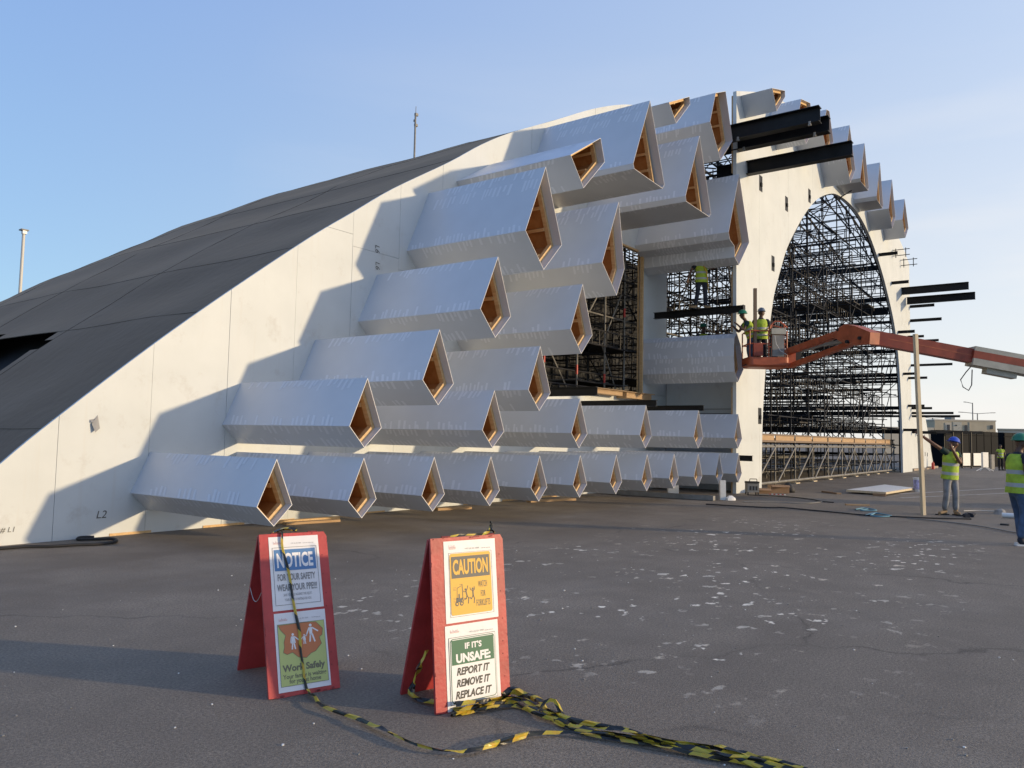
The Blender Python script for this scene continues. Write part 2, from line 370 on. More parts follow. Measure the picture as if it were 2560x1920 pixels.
# ------------------------------------------------------------------ the white wing wall (plane Y = 11.5)
YW, YP = 11.5, 8.6
PROF = [(3.3, 0.0), (4.31, 1.06), (5.01, 1.72), (6.3, 2.85), (7.61, 3.92), (9.19, 5.15), (10.24, 5.9), (11.28, 6.64), (12.99, 7.71), (14.13, 8.48), (15.33, 9.18), (17.32, 10.19), (19.22, 11.17), (21.0, 11.95), (22.2, 12.33), (23.2, 12.52), (24.3, 12.62)]
PROF0 = PROF; PROF = smooth(PROF0, 4)
wing = thing('curved_wall', 'tall white panelled wall with a curved top rising from the left, studded with grey tubes', 'wall', (3.3, YW, 0))
outline = PROF+[(24.3, 0)]
cuts = [3.3, 5.01, 6.32, 7.61, 8.93, 10.23, 11.5, 12.8, 14.5, 16.2, 17.8, 19.4, 20.9, 22.4, 24.3]
HX0, HX1, HZ0, HZ1 = 16.2, 22.4, 2.85, 7.5
for a, b in zip(cuts, cuts[1:]):
    p = clip(clip(outline, 0, a+.0028, False), 0, b-.0028, True)
    pieces = [p]
    if a >= HX0-.01 and b <= HX1+.01: pieces = [clip(p, 1, HZ0, True), clip(p, 1, HZ1, False)]
    elif a > 8.5: 
        zc = 5.45-(a-8.9)*.18; pieces = [clip(p, 1, zc-.003, True), clip(p, 1, zc+.003, False)]
    for q in pieces:
        if len(q) < 3: continue
        j = random.uniform(-.003, .003)
        MB().prism(q, YW+j, YW+.05+j).build('wall_panel', M['wall'], wing)
mb = MB()
for (x, z) in cuts and [(c, interp(PROF, c)) for c in cuts[1:-1]]:
    top = z-.05
    if HX0+.1 < x < HX1-.1:
        mb.box((x-.05, YW+.055, .02), (x+.05, YW+.10, HZ0-.02)); mb.box((x-.05, YW+.055, HZ1+.02), (x+.05, YW+.10, top))
    else: mb.box((x-.05, YW+.055, .02), (x+.05, YW+.10, top))
mb.build('backing_stud', M['pine'], wing)
# plywood sill ledge under the big opening
mb = MB(); mb.box((18.9, 11.15, 2.84), (20.6, 11.49, 2.97)); mb.box((20.85, 11.15, 2.80), (22.5, 11.49, 2.97)); mb.box((18.9, 11.10, 2.972), (22.65, 11.49, 3.0))
mb.build('sill_ledge', M['plypale'], wing)
mb = MB(); mb.box((22.33, 11.40, 2.9), (22.40, 11.497, 7.5)); mb.box((16.2, 11.40, 7.5), (22.33, 11.497, 7.55)); mb.build('opening_frame', M['pine'], wing)
def writing(txt, x, z, hgt, y, parent, name='marker_writing', shear=.2, rot=0, m='ink char', wmax=None):
    cu = bpy.data.curves.new(name, 'FONT'); cu.body = txt; cu.size = hgt*1.4; cu.shear = shear; cu.fill_mode = 'FRONT'
    t = bpy.data.objects.new(name, cu); COL.objects.link(t); dg = C.evaluated_depsgraph_get(); me = bpy.data.meshes.new_from_object(t.evaluated_get(dg)); bpy.data.objects.remove(t)
    mb = MB(); cr, sr = math.cos(rot), math.sin(rot)
    for p in me.polygons: mb.face([(x+cr*me.vertices[i].co.x-sr*me.vertices[i].co.y, y, z+sr*me.vertices[i].co.x+cr*me.vertices[i].co.y) for i in p.vertices])
    mb.build(name, M[m], parent, fix=False)
writing('L2', 5.58, .27, .11, YW-.006, wing); writing('# L1', 4.36, .17, .07, YW-.006, wing); writing('L6', 10.82, 5.37, .12, YW-.006, wing, rot=-1.5); writing('L6', 10.84, 5.03, .12, YW-.006, wing, rot=-1.5)
# torn tape flap on the wall
mb = MB(); mb.face([(5.53, YW-.004, 1.75), (5.55, YW-.05, 1.56), (5.48, YW-.07, 1.50), (5.44, YW-.03, 1.62)]); mb.face([(5.42, YW-.004, 1.68), (5.53, YW-.004, 1.70), (5.53, YW-.03, 1.65), (5.43, YW-.03, 1.64)])
mb.build('peeling_tape', M['ink grey'], wing)
# small skid marks / raw edge at foot
mb = MB()
for k in range(9):
    x = 4+k*1.6+random.uniform(-.3, .3); mb.box((x, YW-.012, 0), (x+random.uniform(.5, 1.2), YW-.004, random.uniform(.02, .05)))
mb.build('foot_strip', M['pine'], wing)

# low wall recessed beyond the wing
low = thing('return_wall', 'shaded white wall joining the curved wall to the arch wall, below the broad tube', 'wall', (24.33, 10, 0))
MB().box((24.30, 8.73, 0), (24.36, 11.49, 3.5)).build('wall_panel', M['wall'], low)

# ------------------------------------------------------------------ the arch wall (plane Y = 8.6)
ARCH = [(25.3, 0), (25.35, 1.5), (25.5, 2.95), (25.95, 4.9), (26.5, 6.4), (26.94, 7.1), (27.5, 7.86), (28.08, 8.55), (29.13, 9.45), (30.43, 10.42), (32.04, 11.36), (34.02, 12.1), (35.45, 12.38), (37.3, 12.5), (39.2, 12.38), (41, 11.98), (42.57, 11.35), (44.25, 10.45), (45.74, 9.4), (46.9, 8.4), (47.7, 7.3), (48.4, 5.6), (48.85, 3.0), (49.0, 0)]
ARCHS = smooth(ARCH)
TOP = [(23.04, 12.42), (24.7, 13.02), (27, 13.65), (30, 14.2), (33.5, 14.45), (37.1, 14.5), (41, 14.4), (44.5, 14.2), (47.5, 13.7), (50.2, 13.05), (51.8, 12.5)]
arch = thing('arch_wall', 'white wall pierced by a huge round-headed arch, standing forward of the curved wall', 'wall', (23.04, YP, 0))
SLOTS = [(25.25, 10.1), (27.98, 10.11), (30.85, 11.16), (26.47, 7.65), (25.12, 2.4)]
NOTCH = [(23.04, 0), (23.04, 3.58), (23.22, 3.75), (23.04, 4.3), (23.04, 7.08), (23.71, 7.74), (23.71, 7.80), (23.04, 9.25)]
poly_out = [(23.04, 0)]+TOP+[(51.9, 0)]
acuts = [23.04, 25.1, 28.2, 31.3, 34.4, 37.5, 40.6, 43.7, 46.8, 49.2, 50.6, 51.9]
full = NOTCH+TOP+[(51.9, 0)]+list(reversed(ARCHS))
for a, b in zip(acuts, acuts[1:]):
    q = clip(clip(full, 0, a+.003, False), 0, b-.003, True)
    # remove slivers: polygon may touch both jambs only at the ends, so each strip is simple
    me_b = bmesh.new()
    vs0 = [me_b.verts.new((x-23.04, 0, z)) for x, z in q]
    f = me_b.faces.new(vs0); ret = bmesh.ops.extrude_face_region(me_b, geom=[f])
    for v in [e for e in ret['geom'] if isinstance(e, bmesh.types.BMVert)]: v.co.y += .11
    bmesh.ops.recalc_face_normals(me_b, faces=me_b.faces); bmesh.ops.triangulate(me_b, faces=me_b.faces)
    me = bpy.data.meshes.new('wall_panel'); me_b.to_mesh(me); me_b.free(); me.materials.append(M['wall'])
    o = bpy.data.objects.new('wall_panel', me); COL.objects.link(o); o.parent = arch
mb = MB()   # dark steel lining of the arch reveal
ins = [(x, z) for x, z in ARCHS]
for (x0, z0), (x1, z1) in zip(ins, ins[1:]): mb.face([(x0, YP+.112, z0), (x1, YP+.112, z1), (x1, YP+.17, z1), (x0, YP+.17, z0)])
mb.build('arch_lining', M['steel'], arch)
mb = MB(); [mb.box((23.045, YP+.113, z0_), (23.11, YP+.16, z1_)) for z0_, z1_ in ((0, 3.2), (4.9, 6.75), (9.85, 12.3))]; mb.build('edge_batten', M['plypale'], arch)
for x, z in SLOTS:
    mb = MB(); w, hh = .14, .26
    for q in (((x-w, z-hh), (x+w, z-hh+.04)), ((x-w, z+hh-.04), (x+w, z+hh)), ((x-w, z-hh+.04), (x-w+.05, z+hh-.04)), ((x+w-.05, z-hh+.04), (x+w, z+hh-.04))):
        mb.box((q[0][0], YP-.012, q[0][1]), (q[1][0], YP-.002, q[1][1]), 0)
    mb.box((x-w+.05, YP-.006, z-hh+.04), (x+w-.05, YP-.003, z+hh-.04), 0); mb.box((x-.05, YP-.05, z-.1), (x+.05, YP-.007, z+.02), 0)
    mb.build('beam_slot', M['steel'], arch)

# ------------------------------------------------------------------ projecting tubes
TUBES = 'grey kite shaped tubes jutting from the white walls'
def tube_thing(poly, yt, yr, label, battens=True, marks=True, seed=0):
    rnd = random.Random(seed*13+5)
    cx = sum(p[0] for p in poly)/len(poly); zmin = min(p[1] for p in poly)
    area = sum(poly[i][0]*poly[(i+1) % len(poly)][1]-poly[(i+1) % len(poly)][0]*poly[i][1] for i in range(len(poly)))
    if area < 0: poly = list(reversed(poly))
    big = math.sqrt(abs(area)/2)
    root = thing('facade_tube', label, 'facade tube', (cx, yr, zmin), TUBES)
    n = len(poly); t = .009; inn = inset(poly, t)
    mb = MB()
    for i in range(n):
        a, b = poly[i], poly[(i+1) % n]; c, d = inn[i], inn[(i+1) % n]
        mb.face([(a[0], yt, a[1]), (b[0], yt, b[1]), (b[0], yr-.002, b[1]), (a[0], yr-.002, a[1])], 0)
        mb.face([(d[0], yt, d[1]), (c[0], yt, c[1]), (c[0], yr-.002, c[1]), (d[0], yr-.002, d[1])], 0)
        mb.face([(a[0], yt, a[1]), (c[0], yt, c[1]), (d[0], yt, d[1]), (b[0], yt, b[1])], 1)
    if marks:
        for i in range(n):
            for side in (0, 1):
                j = (i+1) % n; a, b = Vector(poly[i]), Vector(poly[j])
                if side: a, b = b, a
                tt = (b-a).normalized(); L = (b-a).length
                nrm = Vector((tt.y, -tt.x)) if not side else Vector((-tt.y, tt.x))
                if nrm.x > .55: continue
                lanes = [(.0, .86)]
                if L > 1.1 and side == 0 and rnd.random() < .4: lanes.append((L*rnd.uniform(.10, .20), .75))
                for off, pr in lanes:
                    lsk = rnd.uniform(.01, .06); y = yt+rnd.uniform(.05, .5); run = rnd.uniform(.4, 1)
                    ye = yr-rnd.uniform(.1, .6)
                    while y < ye:
                        run -= .02
                        if rnd.random() < (pr if (y//.45) % 3 != int(seed) % 3 or off else .45):
                            l = rnd.uniform(.08, .19)*(1 if not off else 1.35)*min(1.3, .65+big*.55); w = rnd.uniform(.04, .062); sk = lsk+rnd.uniform(-.008, .008)
                            o = nrm*.0025; o0 = off+rnd.uniform(0, .015)
                            if o0+l < L*.9:
                                P = a+tt*o0+o; Q = a+tt*(o0+l)+o
                                pts = [(P.x, y, P.y), (P.x, y+w, P.y), (Q.x, y+w+sk, Q.y), (Q.x, y+sk, Q.y)]
                                mb.face(pts if not side else pts[::-1], 2)
                        y += rnd.uniform(.075, .14)
    mb.build('shell', [M['shell'], M['lip'], M['tape']], root, fix=False)
    simp = []
    for i in range(n):
        a, b = poly[i], poly[(i+1) % n]; e = math.hypot(b[0]-a[0], b[1]-a[1])
        p_ = poly[i-1]; ep = math.hypot(a[0]-p_[0], a[1]-p_[1])
        thr = .26 if n > 4 else .05
        if ep < thr: continue
        simp.append(((a[0]+b[0])/2, (a[1]+b[1])/2) if e < thr else a)
    full_n = n; poly = simp; n = len(poly)
    dep = min(.22, .07+.11*big) if yr-yt > 2 else .12
    fw = min(.075, .045+.02*big)
    p1 = inset(poly, t+.003); p2 = inset(poly, t+.003+fw)
    def ring(y0, y1, nm):
        mb = MB()
        for i in range(n):
            j = (i+1) % n
            A, B, Cc, D = p1[i], p1[j], p2[j], p2[i]
            mb.face([(A[0], y0, A[1]), (B[0], y0, B[1]), (Cc[0], y0, Cc[1]), (D[0], y0, D[1])])
            mb.face([(D[0], y0, D[1]), (Cc[0], y0, Cc[1]), (Cc[0], y1, Cc[1]), (D[0], y1, D[1])])
            mb.face([(A[0], y1, A[1]), (D[0], y1, D[1]), (Cc[0], y1, Cc[1]), (B[0], y1, B[1])])
        return mb.build(nm, M['pine'], root, fix=False)
    y0 = yt+dep
    ring(y0, y0+.09, 'front_frame')
    pl = inset(poly, t+.012); mb = MB()
    for i in range(n):
        j = (i+1) % n
        mb.face([(pl[j][0], y0+.092, pl[j][1]), (pl[i][0], y0+.092, pl[i][1]), (pl[i][0], yr-.05, pl[i][1]), (pl[j][0], yr-.05, pl[j][1])])
    mb.face([(p[0], yr-.05, p[1]) for p in pl])
    mb.build('lining', M['ply'], root, fix=False)
    if not battens: return root
    ym = y0+(yr-y0)*(.33 if big < .7 else .42)
    ring(ym, ym+.06, 'rear_frame')
    # battens running back along the walls
    pb = inset(poly, t+.014); pb2 = inset(poly, t+.014+fw*.8)
    for i in range(n):
        j = (i+1) % n; a, b = Vector(pb[i]), Vector(pb[j]); e = b-a; tt = e.normalized(); nn = Vector((-tt.y, tt.x))*fw*1.15
        k = max(1, int(e.length/.48)) if e.length > .45 and full_n < 7 else 0
        for m in range(k):
            u = (m+1)/(k+1)+rnd.uniform(-.03, .03); c = a+e*u; w = tt*.062
            q = [c-w/2, c+w/2, c+w/2+nn, c-w/2+nn]
            MB().prism([(v.x, v.y) for v in q], y0+.093, yr-.08).build('batten', M['pine'], root)
    if big > .55 and full_n == 4:      # diagonal struts across the rear frame near the left corner
        il = min(range(n), key=lambda i: poly[i][0]); c = Vector(p2[il]); cc = Vector((cx, sum(p[1] for p in poly)/n))
        if full_n == 4: pv_, nx_ = Vector(p2[il-1]), Vector(p2[(il+1) % n])
        else: pv_, nx_ = cc, cc
        if pv_.y < nx_.y: pv_, nx_ = nx_, pv_
        a1 = c+(pv_-c)*.13+(cc-c)*.08; a2 = c+(nx_-c)*.2+(cc-c)*.08; up = c+(cc-c)*.65+(pv_-c)*.06; dn = c+(cc-c)*.6+(nx_-c)*.25
        for p, q in ((a1, up), (a2, dn), (a1, a2)):
            MB().bar((p.x, ym-.05, p.y), (q.x, ym-.05, q.y), .05, .045, up=(0, 1, 0)).build('strut', M['pine'], root)
    return root
ORD = ['first', 'second', 'third', 'fourth', 'fifth', 'sixth', 'seventh', 'eighth', 'ninth', 'tenth', 'eleventh', 'twelfth']
YT = 8.43
for k in range(12):
    x = 6.36+k*1.492+random.uniform(-.02, .02)
    tube_thing([(x, 1.215), (x-.275, .61), (x-.005, .35), (x+.272, .61)], YT, YW,
               ('nearest big tube of the lowest row, closest to the two red signs' if k == 0 else 'small grey tube, %s from the left in the lowest row' % ORD[k]), seed=k)
for k, x in enumerate((7.87, 10.88, 13.76, 16.74, 19.82, 22.76)):
    tube_thing([(x, 2.37), (x-.32, 1.66), (x-.02, 1.355), (x+.31, 1.65)], YT, YW, 'grey tube %s from the left in the second row up' % ORD[k], seed=20+k)
SP = [
 ([(9.40, 3.27), (9.03, 2.42), (9.41, 2.04), (9.78, 2.41)], 'leftmost tube of the third row up on the curved wall'),
 ([(12.28, 3.30), (11.91, 2.44), (12.28, 2.06), (12.66, 2.42)], 'right hand tube of the third row, left of the scaffold opening'),
 ([(10.90, 4.76), (10.43, 3.75), (10.87, 3.30), (11.32, 3.74)], 'left tube of the fourth row up, under the biggest blue grey tube'),
 ([(13.80, 4.76), (13.35, 3.76), (13.78, 3.30), (14.22, 3.74)], 'right tube of the fourth row, its tip overlapping the scaffold opening'),
 ([(12.36, 6.83), (11.72, 5.42), (12.35, 4.79), (12.98, 5.41)], 'large tube with slanted tape strips near its ridge, upper left of the group'),
 ([(15.30, 6.89), (14.59, 5.37), (15.25, 4.75), (15.60, 5.42)], 'large tube seen nearly edge on, directly above the scaffold opening'),
 ([(14.46, 8.09), (13.25, 7.34), (13.78, 6.79), (14.65, 7.61)], 'tube tipped over on its side in front of the widest triangular tube'),
 ([(16.81, 9.79), (15.97, 7.98), (16.02, 7.86), (17.53, 7.80), (17.64, 7.92)], 'widest tube with a triangular mouth, near the top of the curved wall'),
 ([(19.81, 9.90), (18.90, 7.98), (18.95, 7.84), (20.50, 7.80), (20.62, 7.92)], 'triangular mouthed tube just right of and below the widest one'),
 ([(19.13, 10.75), (17.86, 10.13), (18.30, 9.73), (19.17, 10.55)], 'small tilted tube at the top edge of the curved wall, against the sky'),
 ([(21.71, 11.87), (20.94, 11.53), (20.53, 10.54), (21.33, 9.67), (22.27, 10.55)], 'tall five sided tube at the top, left of the black twin beams'),
 ([(22.82, 9.69), (21.95, 7.70), (22.05, 7.50), (22.42, 7.38), (22.45, 7.05), (22.80, 6.88), (23.69, 7.76)], 'tall tube with a notched underside, above the worker on the black beam'),
 ([(22.64, 4.78), (22.42, 4.62), (22.38, 4.08), (22.45, 3.62), (22.74, 3.33), (23.19, 3.75), (22.95, 4.45)], 'broad many faced tube next to the lift basket'),
]
for k, (p, l) in enumerate(SP): tube_thing(p, YT, YW, l, seed=40+k)
PT = [
 ([(24.63, 12.78), (23.38, 12.39), (23.79, 11.81), (24.64, 12.57)], 'plain tube at the top left corner of the arch wall, above the black twin beams'),
 ([(27.45, 13.40), (26.37, 13.15), (26.05, 12.45), (26.9, 11.75), (27.75, 12.5)], 'second tube from the left along the top of the arch wall'),
 ([(29.95, 14.0), (29.55, 13.92), (29.02, 12.82), (29.75, 12.1), (30.48, 13.0)], 'third tube along the top of the arch wall, behind the ends of the twin beams'),
 ([(33.04, 14.51), (32.29, 12.99), (33.07, 12.11), (33.92, 12.91)], 'fourth tube along the top of the arch wall, above the end of the single beam'),
 ([(35.64, 14.59), (34.80, 12.80), (34.9, 12.68), (36.28, 12.66), (36.38, 12.79)], 'fifth tube along the top of the arch wall, over the crown of the arch'),
 ([(38.75, 14.67), (37.95, 12.87), (38.05, 12.70), (39.2, 12.60), (39.32, 12.75)], 'sixth tube along the top of the arch wall, right of the crown'),
 ([(41.49, 14.63), (40.61, 12.95), (41.42, 12.17), (42.21, 12.91)], 'seventh tube along the top of the arch wall'),
 ([(44.75, 14.50), (44.06, 13.24), (44.80, 12.43), (45.72, 13.16)], 'rightmost tube on the arch wall, lowest of the row on the shoulder'),
]
for k, (p, l) in enumerate(PT): tube_thing(p, 7.6, YP, l, seed=60+k, marks=k in (1, 2, 3))

# ------------------------------------------------------------------ black steel beams
BEAMS = 'black steel beams jutting from the walls'
def ibeam(x, zc, h, y0, y1, label, w=None, plate=False):
    w = w or h*.62; r = thing('steel_beam', label, 'steel beam', (x, y0, zc), BEAMS); t = max(.014, h*.05)
    mb = MB(); mb.box((x-w/2, y0, zc+h/2-t), (x+w/2, y1, zc+h/2)); mb.box((x-w/2, y0, zc-h/2), (x+w/2, y1, zc-h/2+t)); mb.box((x-t/2, y0, zc-h/2+t), (x+t/2, y1, zc+h/2-t))
    mb.build('profile', M['steel'], r)
    if plate:
        mb = MB(); mb.box((x-w/2-.01, y1-.02 if y1 < y0 else y1, zc-h/2-.01), (x+w/2+.01, y1+.001, zc+h/2+.01)); mb.build('end_plate', M['steel'], r)
    return r
b1 = ibeam(22.65, 10.93, .46, 12.2, 6.0, 'upper black twin beam pointing out over the top of the arch wall', .3)
b2 = ibeam(23.15, 10.78, .46, 12.2, 5.88, 'second black twin beam, behind and just below the upper one', .3)
for bb, x, z in ((b1, 22.65, 10.93), (b2, 23.15, 10.78)):
    for y in (8.35, 6.25):
        mb = MB(); mb.tube((x-.16, y, z-.21), (x-.16, y, z-.31), .035, 8); mb.tube((x-.16, y-.04, z-.31), (x-.16, y+.04, z-.31), .03, 8); mb.build('clamp', M['greybox'], bb)
ibeam(24.0, 10.24, .43, 9.6, 5.45, 'long single black beam under the twin beams, crossing the top of the arch wall', .26)
for k, (x, zc) in enumerate(((15.35, 2.63), (18.35, 2.50), (21.4, 2.50), (24.35, 2.52))):
    ibeam(x, zc, .20 if k == 0 else .16, 12.3, 8.95, 'black beam end %s from the left above the second row of tubes' % ORD[k], .13)
ibeam(22.76, 5.53, .20, 11.2, 8.27, 'black beam with a worker standing on it, left of the arch', .16, True)
ibeam(23.3, 1.06, .17, 9.0, 8.2, 'short black beam stub at the right end of the lowest row of tubes', .14)
RB = [(49.30, 8.60, 5.23, 10.42, .40, 'upper black double beam sticking out right of the arch wall'), (50.60, 8.53, 5.06, 10.05, .41, 'lower black double beam sticking out right of the arch wall'),
 (52.0, 12.2, 7.31, 9.92, .17, 'thin black beam just under the double beam on the right'), (52.0, 12.2, 6.94, 9.06, .17, 'second thin black beam below the double beam, slightly longer'),
 (43.29, 8.60, 7.71, 11.34, .16, 'highest black stub on the right shoulder of the arch wall'), (46.46, 8.60, 7.75, 10.41, .16, 'black stub on the arch wall, level with the top of the double beam'),
 (48.07, 8.60, 7.75, 7.89, .16, 'black stub just above the red boom on the arch wall'), (51.0, 12.2, 7.74, 7.96, .14, 'black stub at the wall edge directly above the boom'), (52.0, 12.2, 7.11, 7.80, .14, 'black beam resting in line with the top of the boom'),
 (52.0, 12.2, 6.42, 6.35, .14, 'long thin black beam under the boom, crossing behind the timber pole'), (49.43, 8.60, 7.98, 5.64, .14, 'black stub on the arch wall below the boom'), (51.0, 12.2, 7.60, 5.51, .14, 'black stub crossing behind the timber pole below the boom'),
 (50.76, 8.60, 7.73, 3.86, .14, 'upper black stub of the lower stepped pair by the timber pole'), (52.0, 12.2, 7.52, 3.77, .14, 'lower black stub of the lower stepped pair by the timber pole'),
 (52.0, 12.2, 6.41, 3.48, .14, 'longest black beam low on the right, above the far houses'), (54.0, 12.2, 6.31, 3.36, .14, 'black beam directly beneath the longest low one'),
 (49.27, 8.60, 7.83, 2.42, .15, 'lowest black stub on the arch wall pier'), (52.0, 12.2, 7.75, 2.34, .15, 'black stub beside the hand on the timber pole'), (56.0, 12.2, 7.87, 2.37, .15, 'black stub at the far end of the white wall near the pavilion')]
for x, y0, y1, z, hh, l in RB: ibeam(x, z, hh, y0+.02, y1, l)
# small pipe brackets on the right edge of the arch wall
for x, z, l in ((46.9, 12.0, 'upper black pipe bracket under the rightmost tube'), (49.2, 11.9, 'lower black pipe bracket on the right edge of the arch wall')):
    mb = MB()
    for dz in (0, .32): mb.tube((x, 8.6, z+dz), (x, 7.75, z+dz), .022)
    for y in (8.45, 7.95): mb.tube((x, y, z-.12), (x, y, z+.40), .022)
    solo(mb, 'pipe_bracket', M['steel'], (x, 8.6, z), l, 'bracket', 'pipe brackets')

# ------------------------------------------------------------------ black fabric vault behind the curved wall
FZT = smooth([(0, 1.0), (5, 1.0), (10, 1.004), (13, .99), (16, .958), (19, .905), (22, .845), (28, .73), (34, .58), (39, .38), (42.6, .05)], 6)
def fz(d): return interp(FZT, d)
FPROF = smooth(PROF0+[(27.5, 13.6), (31, 14.3), (33, 14.55)], 4)
SX = [3.3, 4.85, 7.1, 8.95, 11.2, 13.4, 15.8, 18.3, 21, 24, 27, 30, 33]
SD = [0, 4.6, 9.2, 13.8, 18.4, 23, 27.6, 32.2, 36.8, 40, 42.5]
xs = []
for a, b in zip(SX, SX[1:]): xs += [a+(b-a)*k/9 for k in range(9)]
xs.append(33); ds = []
for a, b in zip(SD, SD[1:]): ds += [a+(b-a)*k/12 for k in range(12)]
ds.append(SD[-1])
def frac(v, arr):
    for a, b in zip(arr, arr[1:]):
        if a <= v <= b: return (v-a)/(b-a)
    return 0
mb = MB(); nx, nd = len(xs), len(ds)
for d in ds:
    for x in xs:
        sag = math.sin(PI*frac(x, SX))*math.sin(PI*frac(d, SD))
        z = interp(FPROF, x)*fz(d)-.03
        wv = noise.noise(Vector((x*.9, d*.35, 0)))*.05
        mb.v.append(Vector((x+.03*sag, YW+.06+d, max(-.05, z-.055*sag*(1 if d > .1 else 0)+wv*min(1, d)))))
def inpoly(x, y, P):
    c = False
    for i in range(len(P)):
        (a, b), (e, f_) = P[i], P[i-1]
        if (b > y) != (f_ > y) and x < (e-a)*(y-b)/(f_-b)+a: c = not c
    return c
GAP = [(6.92, 4.5), (7.08, 5.6), (7.18, 7.7), (7.3, 9.2), (7.0, 9.2), (5.0, 9.0), (5.9, 5.4)]
for j in range(nd-1):
    for i in range(nx-1):
        if inpoly((xs[i]+xs[i+1])/2, (ds[j]+ds[j+1])/2, GAP): continue
        a = j*nx+i; mb.f.append((a, a+1, a+nx+1, a+nx)); mb.m.append(0)
roof = thing('fabric_roof', 'huge black fabric vault stretched behind the curved white wall', 'roof', (3.3, YW, 0))
mb.build('membrane', M['fabric'], roof, smooth=True)
mb = MB()
for i in range(len(xs)-1):
    for j in range(nd-1):
        if 4.5 < xs[i] < 8.6 and 2.5 < ds[j] < 14: mb.face([(xs[i+a_]+.35, YW+.06+ds[j+b_], max(0, interp(FPROF, xs[i+a_])*fz(ds[j+b_])-.55)) for a_, b_ in ((0, 0), (1, 0), (1, 1), (0, 1))])
mb.build('gap_dark_sheet', M['black'], roof)  # black sheet added inside the roof gap so the opening looks dark
mb = MB()
for x in SX[1:-1]:
    mb.path([(x, YW+.06+d, interp(FPROF, x)*fz(d)-.033+noise.noise(Vector((x*.9, d*.35, 0)))*.05*min(1, d)) for d in ds[::2]], .009, 5)
for d in SD[1:-1]:
    mb.path([(x, YW+.06+d, max(0, interp(FPROF, x)*fz(d)-.033+noise.noise(Vector((x*.9, d*.35, 0)))*.05)) for x in xs[::2]], .009, 5)
mb.build('seam', M['fabric'], roof)
mb = MB(); mb.face([(33, YW+.1, 0), (3.4, YW+.6, 0.01), (3.4, 50, 0.01), (33, 50, .01)]); mb.build('floor_cloth', M['curtain'], roof)
cu = MB()
for k in range(46):
    x0 = 10+k*.5; y0 = 16+(.10 if k % 2 else 0); y1 = 16+(0 if k % 2 else .10)
    cu.face([(x0, y0, .02), (x0+.5, y1, .02), (x0+.5, y1, min(9.3, interp(FPROF, x0+.5)-.6)), (x0, y0, min(9.3, interp(FPROF, x0)-.6))])
solo(cu, 'backdrop_curtain', M['curtain'], (21.5, 16, 0), 'dark cloth backdrop hanging behind the scaffold in the opening of the curved wall', 'curtain')

# ------------------------------------------------------------------ scaffold
def ztop(x): return 15.2*math.sqrt(max(.02, 1-((x-37.1)/34)**2))-1.0
def dist(p): return (Vector(p)-Vector((0, 0, 1.55))).length
class Bits:
    def __init__(s): s.d = {}
    def add(s, name, p, q, r, m='scaf', kind='tube', w=0): s.d.setdefault(name, []).append((dist([(a+b)/2 for a, b in zip(p, q)]), p, q, r, m, kind, w))
    def flush(s, root, cap=100):
        for name, L in s.d.items():
            L.sort(key=lambda t: t[0])
            for t in L[:cap]:
                mb = MB(); s.put(mb, t, 0); mb.build(name, M[t[4]], root, fix=False)
            if len(L) > cap:
                mats = sorted({t[4] for t in L[cap:]}); mb = MB()
                for t in L[cap:]: s.put(mb, t, mats.index(t[4]))
                tag(mb.build(name, [M[k] for k in mats], root, fix=False), kind='stuff')
    def put(s, mb, t, mi):
        _, p, q, r, m, kind, w = t
        if kind == 'tube': mb.tube(p, q, r, 6, mi, cap=False)
        elif kind == 'bar': mb.bar(p, q, w or .9, r, mi)
        else:       # lattice beam: two chords, verticals and some diagonals
            p, q = Vector(p), Vector(q); d = q-p; n = max(3, int(d.length/.42)); z = Vector((0, 0, w))
            mb.tube(p, q, r, 5, mi, cap=False); mb.tube(p+z, q+z, r, 5, mi, cap=False)
            for k in range(n+1):
                a = p+d*k/n; mb.tube(a, a+z, r*.8, 5, mi, cap=False)
rnd = random.Random(3)
sc = thing('scaffold', 'dense dark scaffold filling the great arch', 'scaffold', (38, 12, 0)); B = Bits()
XF = [28.5+k*2.37 for k in range(11)]; YR = [9.35, 11.4, 13.5, 15.6, 17.7]
def inside(x, y): return x > 29 or y < 12
for i, x in enumerate(XF):
    zt = ztop(x)
    pass
    for k, y in enumerate(YR):
        B.add('standard', (x, y, .05), (x, y, zt-rnd.uniform(0, .4)), .026)
    lev = .55
    n = 0
    while lev < zt:
        yy1 = YR[-1] if rnd.random() < .85 else YR[-2]
        B.add('transom', (x, YR[0]-.3, lev), (x, yy1+.2, lev), .024)
        if n % 2 == 0 and rnd.random() < .6: B.add('transom', (x+.25, YR[0]-.2, lev+.45), (x+.25, YR[rnd.choice((2, 3, 4))], lev+.45), .024)
        if n % 2 == 1:
            for a, b in zip(YR, YR[1:]):
                if rnd.random() < .62:
                    p, q = (a, b) if rnd.random() < .5 else (b, a)
                    B.add('cross_brace', (x+.06, p, lev), (x+.06, q, min(zt, lev+1.95)), .024)
        lev += .98; n += 1
for r_, y in enumerate(YR):
    lev = .55; n = 0
    while lev < 14:
        xa = [x for x in XF if ztop(x) > lev+.2]
        if len(xa) > 1 and (n % 2 == 0 or rnd.random() < .5):
            B.add('ledger', (xa[0]-.4, y, lev+.03), (xa[-1]+.4, y, lev+.03), .024)
        if r_ in (0, 2, 4):
            for a, b in zip(xa, xa[1:]):
                if rnd.random() < (.34 if r_ else .22): B.add('cross_brace', (a, y+.05, lev), (b, y+.05, lev+1.95), .024)
        lev += .98; n += 1
